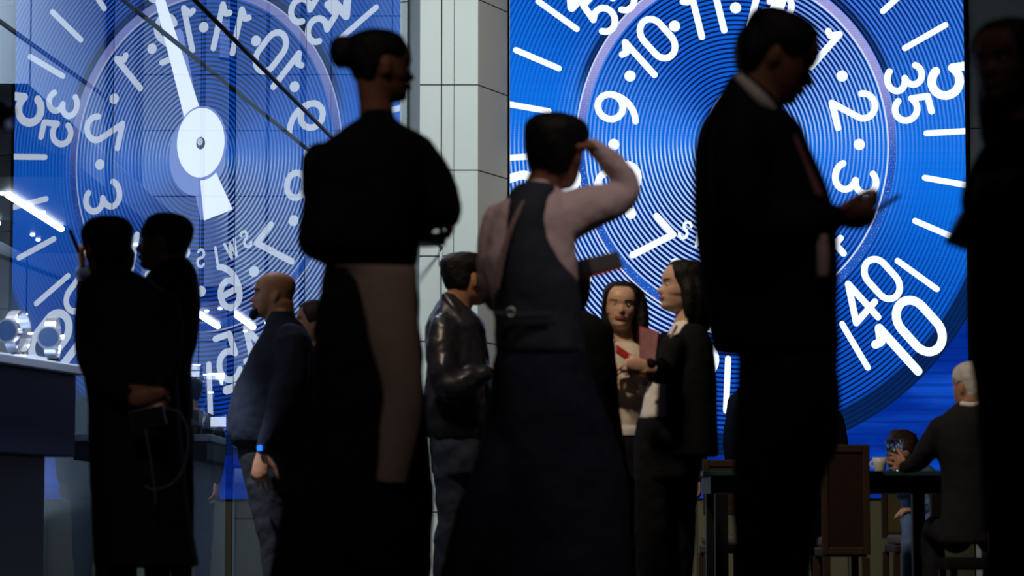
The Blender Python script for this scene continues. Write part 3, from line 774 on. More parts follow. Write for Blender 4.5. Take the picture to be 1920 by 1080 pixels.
# the tray she carries
t = f.P(800, 455, .1); e = empty('serving_tray', t, 'thin dark round tray carried by the woman with the apron', 'tray')
s = Soup(); s.tube([t-Vector((.02, 0, .006)), t-Vector((.02, 0, -.006))], .072, 32, caps=False); make('tray_plate', s, black_plastic, e, flat=True)
s = Soup(); n = 32
ring = [t+Vector((-.02+.072*math.cos(2*math.pi*i/n), .072*math.sin(2*math.pi*i/n), .010)) for i in range(n+1)]
s.tube(ring, .004, 8); make('tray_rim', s, metal, e)

# ---- man in waistcoat, hand on head
f = Fig('person', 8.1, 1010, 'man in dark waistcoat and pale pink shirt, right hand on his head')
f.head(1043, 282, 142, 62, 0, 4, neck=(1010, 372, .0), neckr=.058)
f.hair(hair_black, hair_fn(.06, .78, .46, .14, top=.02))
shirt_rows = [(338, 985, 1040, .07), (352, 970, 1050, .09), (372, 944, 1062, .12), (400, 912, 1074, .145), (450, 900, 1082, .15), (500, 896, 1086, .15), (560, 912, 1088, .14), (640, 932, 1092, .13)]
sh_ = f.torso('shirt', shirt_pink, [(r[0], r[1]+7, r[2]-4, r[3]-.012) for r in shirt_rows],
        [[(1055, 408, 0, 52), (1100, 392, .02, 44), (1145, 378, .04, 36), (1174, 362, .05, 27), (1168, 332, .05, 26), (1140, 300, .03, 23), (1112, 274, .01, 17)],
         [(934, 412, -.02, 31), (922, 470, -.02, 28), (920, 530, .02, 26), (934, 566, .08, 22), (975, 560, .18, 19)]], folds=(.014, .07), voxel=.009)
g = Soup(); f.rings(g, [(346, 972, 1042, .085), (362, 955, 1045, .12), (400, 942, 1036, .158), (450, 935, 1040, .165), (500, 926, 1064, .168), (540, 922, 1086, .165), (590, 925, 1092, .155), (655, 930, 1098, .15), (668, 936, 1096, .14)])
make('waistcoat', g, cloth_vest, f.e, voxel=.011, smooth=3, folds=(.012, .08))
g = Soup(); f.chain(g, [(1008, 352, -.085, 4.5), (982, 380, -.145, 4.5), (957, 430, -.168, 4.5), (938, 505, -.160, 4.5), (932, 540, -.15, 4.5)], flat=(Vector((0, 1, 0)), .35)); G(g, 'shoulder_strap', strap_mat, f)
g = Soup(); f.chain(g, [(930, 588, -.165, 6), (975, 592, -.178, 6), (1030, 590, -.175, 6)], flat=(Vector((0, 1, 0)), .4)); G(g, 'back_belt', cloth_vest, f)
g = Soup(); p = f.P(958, 585, -.185); g.tube([p+Vector((.012*math.cos(a*.52), 0, .012*math.sin(a*.52))) for a in range(13)], .003, 8); G(g, 'buckle', metal, f)
f.legs(cloth_navy, [[(968, 790, 0, 56), (945, 880, -.05, 54), (900, 980, -.10, 48), (868, 1080, -.12, 40), (845, 1200, -.14, 34), (835, 1285, -.14, 28)],
                    [(1080, 790, 0, 60), (1110, 880, .05, 62), (1125, 980, .10, 58), (1130, 1090, .12, 48), (1125, 1200, .14, 36), (1120, 1285, .14, 30)]],
       [(652, 934, 1096, .135), (700, 922, 1108, .15), (760, 918, 1130, .16), (820, 915, 1150, .16), (880, 900, 1166, .16), (940, 885, 1174, .16), (1010, 872, 1180, .16), (1080, 868, 1182, .16), (1110, 868, 1180, .13)])
wr = f.P(1114, 276, .01)
hand(f.body, wr, Vector((-.75, -.18, .25)), Vector((-.25, .2, -.9)), 1.0, .30, 1)
wr = f.P(985, 556, .2); hand(f.body, wr, Vector((.9, .2, .1)), Vector((0, 0, -1)), .95, .5, 1)
f.feet([(835, -.14), (1120, .14)], 40); f.finish(skin_deep)
p = f.P(1122, 495, .05)
e = empty('menu_folder', p, 'dark folder with red edge held out beside the waistcoat man', 'folder')
s = Soup(); s.obox(p, (Vector((.048, .02, .012)), Vector((-.02, .06, 0)), Vector((-.008, 0, .024)))); make('cover', s, mat('folder_dark', (.09, .09, .10), .5), e, flat=True, bevel=.004)
s = Soup(); s.obox(p+Vector((.006, -.0, -.028)), (Vector((.044, .018, .014)), Vector((-.02, .058, 0)), Vector((-.002, 0, .004)))); make('page_edge', s, red_plastic, e, flat=True)

# ---- man in suit looking at phone
f = Fig('person', 6.7, 1440, 'tall man in dark suit with pink tie looking down at his phone')
f.head(1462, 102, 166, -6, 29, 0, neck=(1415, 200, .0), neckr=.066)
def swept(s, h):
    s.ell(f.P(1408, 100, 0), (Vector((.045, 0, .0)), Vector((0, .085, 0)), Vector((.0, 0, .075))))
    s.ell(f.P(1470, 48, 0), (Vector((.075, 0, -.008)), Vector((0, .07, 0)), Vector((.0, 0, .034))))
f.hair(hair_black, hair_fn(.05, .86, .45, .10, top=.0), swept)
rows = [(140, 1372, 1400, .06), (165, 1356, 1432, .09), (200, 1334, 1462, .125), (240, 1312, 1500, .15), (290, 1301, 1522, .16), (350, 1300, 1550, .165), (420, 1302, 1566, .165), (500, 1310, 1570, .165), (580, 1322, 1570, .165), (640, 1333, 1572, .165), (662, 1340, 1572, .16)]
f.torso('suit_jacket', cloth_suit, rows, [[(1385, 270, -.17, 56), (1385, 360, -.20, 52), (1410, 425, -.20, 46), (1480, 430, -.17, 38), (1540, 414, -.12, 31), (1560, 408, -.09, 28)],
     [(1440, 280, .17, 50), (1450, 370, .2, 46), (1490, 425, .18, 38), (1555, 412, .10, 30)]], folds=(.008, .12))
g = Soup(); f.chain(g, [(1386, 146, -.080, 9), (1406, 164, -.112, 11), (1430, 188, -.125, 12), (1452, 212, -.11, 9)], flat=(Vector((0, 1, 0)), .6)); G(g, 'shirt_collar', shirt_white, f)
f.strip('necktie', tie_pink, [(212, 1452, 1466, -.10), (250, 1472, 1492, -.125), (300, 1496, 1514, -.13), (372, 1530, 1548, -.135)], -.12, .02)
f.strip('shirt_front', shirt_pink, [(440, 1532, 1552, -.165), (480, 1533, 1556, -.17), (520, 1534, 1554, -.17)], -.16, .02)
f.legs(cloth_suit, [[(1440, 800, -.04, 62), (1432, 900, -.04, 58), (1425, 1000, -.04, 50), (1425, 1100, -.04, 44), (1425, 1250, -.04, 36), (1425, 1350, -.04, 32)],
                    [(1508, 800, .06, 60), (1490, 900, .06, 52), (1480, 1000, .06, 46), (1478, 1100, .06, 40), (1475, 1250, .06, 36), (1475, 1350, .06, 32)]],
       [(640, 1384, 1572, .13), (700, 1384, 1571, .15), (770, 1380, 1574, .15), (830, 1378, 1570, .14), (870, 1380, 1555, .12)])
wr = f.P(1566, 404, -.075); hand(f.body, wr, Vector((.95, .35, .0)), Vector((-.2, .8, .45)), .92, .85, 1, thumb=.2)
wr = f.P(1562, 410, .09); hand(f.body, wr, Vector((.9, -.35, .0)), Vector((-.1, -.5, .8)), .92, .85, -1, thumb=.2)
f.feet([(1425, -.04), (1475, .06)], -8); f.finish(skin_deep)
e = empty('smartphone', f.P(1650, 388, 0), 'black smartphone held by the suit man against the blue screen', 'phone')
a, b = f.P(1632, 402, 0), f.P(1684, 368, 0); c = (a+b)/2; ax = (b-a)/2; nz = ax.cross(Vector((0, 1, 0))).normalized()
s = Soup(); s.obox(c, (ax, Vector((0, .036, 0)), nz*.0045)); make('phone_body', s, black_plastic, e, flat=True, bevel=.003)
s = Soup(); s.obox(c-nz*.0048, (ax*.92, Vector((0, .032, 0)), nz*.0006)); make('phone_screen', s, table_mat, e, flat=True)

# ---- woman at right edge
f = Fig('person', 6.1, 1885, 'woman in black with long hair at the right edge, hands raised to her bag')
f.head(1893, 118, 172, 225, 2, 0, neck=(1905, 232, .02), neckr=.048, fem=True)
def longh(s, h):
    for (x, dy, r_) in ((1852, .02, 18), (1870, .06, 30), (1895, .07, 34), (1922, .05, 32), (1938, .0, 22)):
        f.chain(s, [(x+6, 60, dy, r_*.8), (x, 140, dy, r_), (x-2, 210, dy, r_), (x, 270, dy, r_*.6)])
f.hair(hair_blond, hair_fn(.05, .84, .3, .0), longh)
f.torso('coat', cloth_black, [(225, 1880, 1935, .06), (245, 1862, 1960, .10), (285, 1848, 1990, .14), (340, 1838, 2005, .15), (420, 1824, 2010, .16), (480, 1818, 2010, .16), (560, 1818, 2008, .16), (660, 1822, 2006, .16), (760, 1836, 2008, .16), (900, 1842, 2010, .16), (1000, 1846, 2010, .15)],
        [[(1870, 300, -.14, 40), (1838, 365, -.18, 36), (1845, 400, -.22, 34), (1880, 372, -.28, 28), (1918, 345, -.30, 22)],
         [(1980, 300, -.05, 44), (1990, 390, -.12, 40), (1965, 400, -.20, 32), (1935, 350, -.26, 26)]], folds=(.01, .1))
f.legs(cloth_black, [[(1885, 990, 0, 36), (1885, 1180, 0, 32), (1888, 1370, 0, 26)], [(1955, 990, 0, 36), (1955, 1180, 0, 32), (1952, 1370, 0, 26)]], name='trousers')
wr = f.P(1925, 322, -.31); hand(f.body, wr, Vector((-.8, -.05, -.12)), Vector((.1, .2, -.9)), .92, .6, 1, thumb=.2)
wr = f.P(1948, 352, -.25); hand(f.body, wr, Vector((-.9, 0, .2)), Vector((0, .3, -.9)), .92, .6, -1, thumb=.2)
f.feet([(1888, 0), (1952, 0)], 235); f.finish(skin_deep)
e = empty('handbag', f.P(1800, 465, -.1), 'brown handbag corner sticking out at the woman at right edge', 'bag')
s = Soup(); q = Vector((0, .05, 0)); P_ = lambda x, y: f.P(x, y, -.12)
s.loft([[P_(1806, 392)+q*k, P_(1850, 385)+q*k, P_(1850, 472)+q*k, P_(1812, 466)+q*k, P_(1775, 452)+q*k] for k in (-1, 1)])
make('bag_body', s, bag_mat, e, flat=True, bevel=.008)
s = Soup(); s.tube([f.P(1845, 390, -.13), f.P(1852, 345, -.22), f.P(1872, 330, -.3)], .006, 8); make('bag_handle', s, bag_mat, e)
s = Soup()
for i, y in enumerate((352, 366, 382, 394)):
    p = f.P(1892, y, -.23); s.tube([p+Vector((.010*math.cos(a*.524), .004*math.sin(a*.524*2), .014*math.sin(a*.524))) for a in range(13)], .0028, 8)
make('chain_charm', s, gold, e)

# ---- two people at left looking into the booth
f = Fig('person', 10.0, 310, 'grey-haired man in dark suit, face in left profile, behind the short-haired woman')
f.head(308, 453, 110, 172, 0, 0, neck=(325, 520, .0), neckr=.062)
f.hair(hair_grey, hair_fn(.035, .82, .50, .16))
f.torso('suit_jacket', cloth_suit, [(484, 316, 352, .07), (500, 292, 364, .10), (525, 272, 372, .14), (570, 262, 375, .15), (640, 262, 369, .15), (680, 262, 358, .15), (760, 262, 362, .15), (790, 262, 360, .14)],
        [[(345, 530, -.08, 24), (350, 600, -.12, 22), (345, 660, -.14, 20), (325, 715, -.12, 17)]], folds=(.008, .1))
f.legs(cloth_suit, [[(290, 830, 0, 28), (290, 960, 0, 25), (292, 1100, 0, 20), (292, 1215, 0, 18)], [(335, 830, .05, 28), (340, 960, .05, 25), (342, 1100, .05, 20), (342, 1215, .05, 18)]],
       [(780, 264, 360, .13), (860, 264, 362, .13)])
wr = f.P(318, 725, -.12); hand(f.body, wr, Vector((-.2, 0, -1)), Vector((-1, 0, 0)), .95, .5, -1)
f.feet([(292, 0), (342, .05)], 172); f.finish(skin)

f = Fig('person', 9.3, 245, 'woman with short black hair in long dark coat, back turned, at left')
f.head(200, 462, 116, 125, 2, 0, neck=(215, 535, .0), neckr=.05, fem=True)
f.hair(hair_black, hair_fn(.055, .78, .42, .08, top=.01))
f.torso('coat', cloth_suit, [(500, 190, 236, .07), (514, 172, 262, .09), (530, 156, 290, .12), (555, 146, 318, .14), (600, 143, 330, .15), (660, 146, 334, .15), (700, 158, 334, .15), (760, 166, 336, .16), (840, 168, 342, .17), (920, 172, 350, .18), (1000, 175, 362, .19), (1062, 178, 373, .19)],
        [[(168, 570, 0, 26), (164, 640, -.05, 25), (180, 700, -.13, 23), (225, 735, -.2, 18), (258, 745, -.22, 15)],
         [(308, 570, 0, 28), (318, 640, -.05, 26), (312, 700, -.12, 22), (292, 735, -.20, 17)]], folds=(.008, .11))
f.legs(cloth_black, [[(228, 1030, 0, 22), (228, 1130, 0, 18), (228, 1235, 0, 14)], [(300, 1030, 0, 22), (300, 1130, 0, 18), (300, 1235, 0, 14)]], name='trousers')
wr = f.P(262, 744, -.22); hand(f.body, wr, Vector((.8, 0, -.3)), Vector((0, 1, 0)), .78, .95, 1, thumb=.1)
wr = f.P(292, 738, -.24); hand(f.body, wr, Vector((-.8, 0, -.2)), Vector((0, 1, 0)), .78, .95, -1, thumb=.1)
f.feet([(228, 0), (300, 0)], 110); f.finish(skin_deep)
e = empty('wallet_phone', f.P(280, 785, -.3), 'dark pouch with light rim and cord loop hanging behind the short-haired woman', 'pouch')
c = f.P(278, 785, -.28); ux = (f.P(312, 766, -.28)-f.P(248, 782, -.28)).normalized(); uz = Vector((-ux.z, 0, ux.x))
s = Soup(); s.obox(c, (ux*.058, Vector((0, .010, 0)), uz*.036)); make('pouch', s, black_plastic, e, flat=True, bevel=.004)
s = Soup(); cc = [c+ux*i*.058+uz*j*.036-Vector((0, .01, 0)) for i, j in ((-1, -1), (-1, 1), (1, 1))]; s.tube(cc, .0025, 8); make('rim', s, metal, e)
s = Soup(); Q = cr([(312, 766, -.29), (338, 775, -.29), (353, 815, -.29), (346, 870, -.29), (325, 905, -.29), (290, 918, -.29), (272, 912, -.29)], 5)
s.tube([f.P(*q) for q in Q], .0035, 8); Q = cr([(273, 806, -.29), (282, 860, -.29), (290, 915, -.29), (292, 945, -.29)], 4); s.tube([f.P(*q) for q in Q], .0035, 8)
make('cord', s, mat('cord', (.10, .10, .14), .6), e)

# ---- person hidden beyond them, hand raised
f = Fig('person', 11.4, 175, 'person mostly hidden left of the short-haired woman, hand raised, blue shirt cuff')
f.head(204, 500, 98, 175, 0, 0, neck=(212, 560, 0), neckr=.055)
f.hair(hair_black, hair_fn(.03, .84, .5, .16))
f.torso('jacket', cloth_navy, [(545, 195, 228, .07), (565, 180, 250, .11), (600, 172, 262, .13), (700, 172, 262, .14), (780, 174, 262, .13)],
        [[(190, 585, -.08, 20), (172, 610, -.12, 18), (160, 560, -.14, 16), (158, 520, -.14, 13)]])
f.legs(cloth_navy, [[(195, 810, 0, 24), (195, 950, 0, 20), (195, 1160, 0, 15)], [(240, 810, 0, 24), (240, 950, 0, 20), (240, 1160, 0, 15)]], [(770, 174, 262, .12), (830, 176, 260, .12)])
wr = f.P(156, 508, -.14); hand(f.body, wr, Vector((-.15, 0, 1)), Vector((1, .2, 0)), .9, .55, 1)
g = Soup(); g.tube([f.P(158, 522, -.14), f.P(156, 510, -.14)], .034, 16); G(g, 'shirt_cuff', mat('cuff_blue', (.3, .42, .75), .7), f)
f.feet([(195, 0), (240, 0)], 175); f.finish(skin_pale)
e = empty('stylus', f.P(140, 455, -.25), 'dark slim stick held up above the raised hand at left', 'stick')
s = Soup(); s.tube([f.P(132, 434, -.22), f.P(147, 472, -.16)], .009, 10); make('stick', s, black_plastic, e)

# ---- bald man
f = Fig('person', 12.5, 520, 'bald man with dark goatee in navy sweater and grey trousers, left profile')
f.head(513, 553, 88, 186, -2, 0, neck=(528, 610, .0), neckr=.075)
f.h_ = f.h
def goat(th, z):
    k = sm_(.55-abs(th), 0, .18)*(sm_(z, .01, .05)*sm_(.20, z, z+.04) if z < .2 else 0)
    m2 = sm_(.42-abs(th), 0, .12)*gs(z, .300, .022)
    m3 = gs(abs(th), .42, .07)*sm_(.31-z, 0, .03)
    return -.045+.09*max(k if z < .17 else k, m2*.75, m3*.7)
s = Soup(); f.h.grid(s, goat); make('goatee', s, hair_black, f.e, voxel=.006, smooth=1)
s = Soup(); s.ell(f.h.pt(0, .06, .01), (f.h.f*.02, f.h.s*.022, f.h.u*.026)); make('chin_beard', s, hair_black, f.e)
f.torso('sweater', cloth_sweater, [(584, 506, 550, .09), (598, 500, 556, .10), (612, 497, 572, .12), (640, 482, 584, .15), (680, 461, 592, .18), (720, 443, 597, .20), (760, 431, 600, .21), (800, 427, 600, .21), (828, 433, 598, .20), (838, 442, 596, .18)],
        [[(545, 640, -.17, 34), (548, 700, -.21, 32), (530, 760, -.24, 28), (508, 810, -.26, 21), (497, 840, -.26, 17)]], folds=(.016, .10))
f.legs(cloth_grey, [[(500, 900, -.06, 40), (512, 970, -.06, 37), (520, 1040, -.06, 31), (522, 1100, -.06, 26), (522, 1170, -.06, 20)],
                    [(548, 900, .08, 36), (552, 980, .08, 32), (555, 1100, .08, 26), (555, 1170, .08, 20)]],
       [(832, 444, 592, .17), (860, 449, 590, .175), (890, 456, 588, .17), (920, 462, 586, .14)])
wr = f.P(494, 848, -.27); hand(f.body, wr, Vector((-.18, 0, -1)), Vector((.3, 1, 0)), 1.05, .45, 1)
g = Soup(); p = f.P(487, 840, -.30); g.obox(p, (Vector((.012, 0, 0)), Vector((0, .008, 0)), Vector((0, 0, .013)))); G(g, 'watch_face', phone_glow, f, flat=True, bevel=.003)
g = Soup(); p = f.P(495, 841, -.265); g.tube([p+Vector((.036*math.cos(a*.3142), .030*math.sin(a*.3142), -.004*math.cos(a*.3142))) for a in range(21)], .006, 8); G(g, 'watch_band', black_plastic, f)
f.feet([(522, -.06), (555, .08)], 186); f.finish(skin)

# ---- person behind the bald man
f = Fig('person', 13.4, 595, 'person half hidden behind the bald man, dark hair, face to the left')
f.head(590, 603, 82, 188, 0, 0, neck=(600, 655, 0), neckr=.052)
f.hair(hair_brown, hair_fn(.06, .80, .42, .08))
f.torso('coat', cloth_black, [(648, 590, 618, .08), (665, 575, 640, .12), (700, 566, 650, .14), (800, 562, 652, .15), (900, 562, 652, .15)], [[(580, 700, -.1, 18), (578, 780, -.12, 17), (575, 850, -.12, 14)]])
f.legs(cloth_black, [[(590, 900, 0, 26), (590, 1000, 0, 22), (590, 1140, 0, 18)], [(630, 900, 0, 26), (630, 1000, 0, 22), (630, 1140, 0, 18)]])
wr = f.P(575, 856, -.12); hand(f.body, wr, Vector((0, 0, -1)), Vector((0, 1, 0)), .9, .5)
f.feet([(590, 0), (630, 0)], 188); f.finish(skin)

# ---- man in leather jacket
f = Fig('person', 11.8, 860, 'man with short black hair in dark leather jacket, facing right')
f.head(874, 522, 100, 32, 0, 0, neck=(856, 592, .0), neckr=.062)
f.hair(hair_black, hair_fn(.04, .84, .55, .26, top=.03))
f.torso('leather_jacket', leather, [(552, 832, 862, .07), (566, 822, 874, .09), (582, 812, 886, .12), (604, 799, 905, .15), (640, 796, 914, .16), (700, 800, 920, .17), (750, 794, 922, .17), (790, 796, 920, .165), (815, 802, 918, .15), (822, 806, 916, .14)],
        [[(832, 620, -.13, 30), (828, 680, -.18, 29), (845, 725, -.21, 27), (880, 712, -.20, 23), (908, 700, -.18, 19)]], folds=(.022, .075))
g = Soup(); f.chain(g, [(836, 556, -.07, 9), (852, 580, -.10, 10), (872, 600, -.09, 9)]); G(g, 'collar', leather, f)
f.legs(cloth_jeans, [[(840, 880, -.05, 32), (850, 950, -.05, 30), (840, 1020, -.05, 27), (836, 1090, -.05, 24), (836, 1175, -.05, 19)],
                     [(886, 880, .06, 30), (890, 960, .06, 27), (892, 1050, .06, 24), (892, 1175, .06, 19)]],
       [(812, 806, 914, .13), (850, 808, 914, .15), (890, 812, 914, .14)], folds=(.022, .07))
wr = f.P(910, 699, -.18); hand(f.body, wr, Vector((1, 0, 0)), Vector((0, .6, -.6)), .95, .5, 1)
f.feet([(836, -.05), (892, .06)], 30); f.finish(skin)

# ---- dark person behind the waistcoat man
f = Fig('person', 10.4, 1110, 'dark-clothed person mostly hidden behind the waistcoat man')
f.head(1068, 545, 104, 100, 0, 0, neck=(1078, 612, 0), neckr=.056)
f.hair(hair_black, hair_fn(.035, .84, .5, .16))
f.torso('coat', cloth_black, [(585, 1062, 1100, .08), (600, 1045, 1130, .12), (625, 1035, 1148, .14), (690, 1035, 1157, .15), (780, 1040, 1162, .15), (900, 1050, 1182, .15), (960, 1055, 1188, .14)], [[(1128, 650, .0, 24), (1132, 720, 0, 24), (1130, 800, -.05, 20)]])
f.legs(cloth_black, [[(1090, 950, 0, 36), (1090, 1080, 0, 30), (1090, 1210, 0, 22)], [(1150, 950, 0, 38), (1160, 1080, 0, 32), (1160, 1210, 0, 22)]])
wr = f.P(1130, 808, -.05); hand(f.body, wr, Vector((0, 0, -1)), Vector((0, 1, 0)), .9, .5)
f.feet([(1090, 0), (1160, 0)], 90); f.finish(skin)

# ---- people added farther back, mostly hidden, to block the lower reflection in the glass
def figure(px, d, htop, lab, m, yaw, wide=1.0):
    f = Fig('person', d, px, lab); k = 5000/d; zt = lambda z: 970-(z-.58)*k*1.0
    X = lambda m_: m_*k*wide
    f.head(px, zt(htop-.115), .23*k, yaw, 0, 0, neck=(px, zt(htop-.30), 0), neckr=.057)
    f.hair(hair_black, hair_fn(.035, .84, .5, .14))
    f.torso('coat', m, [(zt(htop-.26), px-X(.07), px+X(.07), .07), (zt(htop-.31), px-X(.19), px+X(.19), .11), (zt(htop-.40), px-X(.25), px+X(.25), .13), (zt(1.2), px-X(.22), px+X(.22), .14), (zt(1.0), px-X(.20), px+X(.20), .14), (zt(.78), px-X(.22), px+X(.22), .15), (zt(.70), px-X(.22), px+X(.22), .14)],
        [[(px+sg*X(.23), zt(htop-.42), -.02, .055*k), (px+sg*X(.27), zt(1.10), -.04, .050*k), (px+sg*X(.25), zt(.86), -.06, .040*k)] for sg in (-1, 1)])
    f.legs(m, [[(px+sg*X(.10), zt(.76), 0, .10*k), (px+sg*X(.11), zt(.45), 0, .075*k), (px+sg*X(.11), zt(.10), 0, .055*k)] for sg in (-1, 1)])
    for sg in (-1, 1):
        hand(f.body, f.P(px+sg*X(.25), zt(.84), -.06), Vector((0, 0, -1)), Vector((-sg, 0, 0)), .95, .4, sg)
    f.feet([(px-X(.11), 0), (px+X(.11), 0)], yaw); f.finish(skin)
#visitor(1012, 18.6, 1.78, 'reflection-blocking visitor in dark coat behind the legs of the waistcoat man', cloth_navy, 150)
figure(1082, 19.3, 1.64, 'dark-clothed visitor added to block the reflection, right behind the waistcoat man', cloth_black, 60)
figure(1160, 18.4, 1.66, 'dark-clothed visitor added to block the reflection, behind the woman in the cream blouse', cloth_suit, 100)
figure(1245, 19.0, 1.74, 'dark-clothed visitor added to block the reflection, behind the woman in the blazer', cloth_black, 190)
figure(1442, 18.4, 1.80, 'dark-clothed visitor added to block the reflection, hidden behind the left half of the suit man', cloth_navy, 160)
figure(1508, 19.4, 1.72, 'dark-clothed visitor added to block the reflection, hidden behind the right half of the suit man', cloth_black, 80)

# ---- woman facing the camera
f = Fig('person', 11.75, 1176, 'woman with long black hair and cream blouse, facing the camera, red phone in hand')
f.head(1165, 572, 92, 266, 3, -3, neck=(1172, 655, .0), neckr=.044, fem=True)
def longb(s, h):
    for (x, dy, r_, y1) in ((1136, .0, 9, 615), (1146, .05, 16, 625), (1170, .085, 20, 640), (1190, .06, 20, 660), (1202, .01, 14, 668), (1204, -.02, 11, 662)):
        f.chain(s, [(x+ (3 if x < 1150 else -4), 552, dy, r_*.8), (x, 580, dy, r_), (x+1, 620, dy, r_), (x+2, y1, dy, r_*.7)])
f.hair(hair_black, hair_fn(.055, .86, .30, .0), longb)
bl = f.torso('blouse', blouse, [(642, 1152, 1192, .05), (652, 1142, 1205, .08), (668, 1132, 1216, .11), (700, 1128, 1222, .12), (750, 1134, 1216, .12), (805, 1136, 1214, .12)],
        [[(1218, 690, 0, 16), (1226, 730, -.05, 15), (1216, 735, -.14, 13), (1204, 716, -.19, 10)], [(1134, 690, 0, 16), (1128, 740, -.06, 15), (1142, 735, -.12, 13), (1156, 712, -.16, 10)]], folds=(.014, .06), voxel=.009)
g = Soup(); f.rings(g, [(800, 1136, 1214, .125), (808, 1135, 1215, .128), (818, 1135, 1215, .125)]); G(g, 'waistband', shirt_white, f)
f.legs(cloth_black, [[(1156, 900, 0, 26), (1156, 1000, 0, 22), (1156, 1172, 0, 15)], [(1196, 900, 0, 26), (1196, 1000, 0, 22), (1196, 1172, 0, 15)]], [(814, 1136, 1214, .12), (850, 1132, 1218, .13), (900, 1130, 1220, .12)])
wr = f.P(1203, 712, -.20); hand(f.body, wr, Vector((-.75, -.2, .6)), Vector((-.4, -.3, -.6)), .85, .6, 1)
wr = f.P(1156, 722, -.17); hand(f.body, wr, Vector((.9, -.1, .1)), Vector((.1, .9, .1)), .75, .8, -1, thumb=.1)
g = Soup()
for sg in (-1, 1): g.ball(f.h.pt(sg*1.5, .33, .035, False), .008)
G(g, 'earring', metal, f)
f.feet([(1156, 0), (1196, 0)], 268); f.finish(skin_pale, voxel=.0048)
p = f.P(1170, 664, -.25); e = empty('smartphone', p, 'red smartphone held by the woman in the cream blouse', 'phone')
ux = Vector((.8, 0, -.55)).normalized(); s = Soup(); s.obox(p, (ux*.042, Vector((0, .02, .02)).normalized()*.024, ux.cross(Vector((0, .7, .7))).normalized()*.006)); make('phone_case', s, red_plastic, e, flat=True, bevel=.003)

# ---- woman in black blazer, profile left
f = Fig('person', 11.1, 1270, 'woman in black blazer with drop earring, left profile, talking')
f.head(1281, 536, 100, 190, -3, 0, neck=(1285, 612, .0), neckr=.048, fem=True)
def bob(s, h):
    for (x, dy, r_, y1) in ((1292, -.075, 15, 588), (1305, -.05, 20, 600), (1316, .0, 24, 610), (1310, .05, 20, 600)):
        f.chain(s, [(x-4, 520, dy*.8, r_*.8), (x, 550, dy, r_), (x, y1, dy, r_*.7)])
f.hair(hair_black, hair_fn(.06, .86, .42, .0), bob)
f.torso('top', shirt_white, [(602, 1268, 1296, .05), (622, 1252, 1310, .09), (660, 1238, 1320, .11), (720, 1216, 1320, .12), (780, 1200, 1320, .12), (788, 1200, 1320, .115)], voxel=.01, folds=(.01, .06))
f.torso('blazer', cloth_black, [(608, 1276, 1316, .08), (622, 1262, 1326, .11), (650, 1250, 1336, .13), (700, 1236, 1342, .145), (760, 1230, 1344, .15), (820, 1228, 1346, .155), (857, 1229, 1348, .155)],
        [[(1262, 648, -.12, 24), (1246, 695, -.17, 22), (1230, 700, -.24, 18), (1219, 684, -.30, 13)]], folds=(.01, .09))
g = Soup(); f.chain(g, [(1258, 640, .02, 13), (1240, 680, -.02, 14), (1226, 700, -.04, 10)]); 
f.strip('blazer_front', cloth_black, [(622, 1240, 1262, -.04), (660, 1222, 1250, -.05), (700, 1208, 1232, -.05), (722, 1206, 1220, -.05)], -.05, .03)
g = Soup(); f.chain(g, [(1268, 612, -.13, 2.2), (1246, 660, -.165, 2.2), (1228, 705, -.16, 2.2), (1218, 722, -.14, 2.2)]); G(g, 'bag_strap', strap_mat, f)
f.legs(cloth_black, [[(1225, 900, -.04, 36), (1225, 1000, -.04, 34), (1225, 1100, -.04, 30), (1225, 1190, -.04, 24)], [(1275, 900, .05, 36), (1270, 1000, .05, 34), (1268, 1100, .05, 30), (1268, 1190, .05, 24)]],
       [(782, 1194, 1316, .12), (840, 1190, 1318, .14), (900, 1188, 1312, .13)])
wr = f.P(1217, 690, -.31); hand(f.body, wr, Vector((-.6, -.05, .15)), Vector((.2, .9, 0)), .78, .8, 1, thumb=.1)
g = Soup(); p = f.h.pt(1.5, .33, .05, False); g.ell(p-Vector((0, 0.01, .008)), (Vector((.008, 0, 0)), Vector((0, .004, 0)), Vector((0, 0, .018)))); p2 = f.h.pt(-1.5, .33, .05, False); g.ell(p2-Vector((0, -0.01, .008)), (Vector((.008, 0, 0)), Vector((0, .004, 0)), Vector((0, 0, .018)))); G(g, 'earring', metal, f)
g = Soup(); g.tube([f.P(1266, 628, -.14), f.P(1266, 628, -.15)], .008, 14); G(g, 'lapel_pin', metal, f)
f.feet([(1225, -.04), (1268, .05)], 190); f.finish(skin_pale, voxel=.0052)
e = empty('document_folder', f.P(1215, 700, -.28), 'red folder with printed pages held by the woman in the blazer', 'folder')
c0, c1_, c2, c3 = f.P(1200, 612, -.20), f.P(1236, 622, -.30), f.P(1226, 706, -.30), f.P(1200, 704, -.20)
s = Soup(); nn = (c1_-c0).cross(c3-c0).normalized()
s.loft([[p+nn*k for p in (c0, c1_, c2, c3)] for k in (-.003, .003)]); make('cover', s, folder_red, e, flat=True)
s = Soup(); c = (c0+c1_+c2+c3)/4
s.loft([[p.lerp(c, .08)+nn*k+Vector((0, -.012, 0)) for p in (c0, c1_, c2, c3)] for k in (-.002, .002)]); make('printed_page', s, paper_print, e, flat=True)

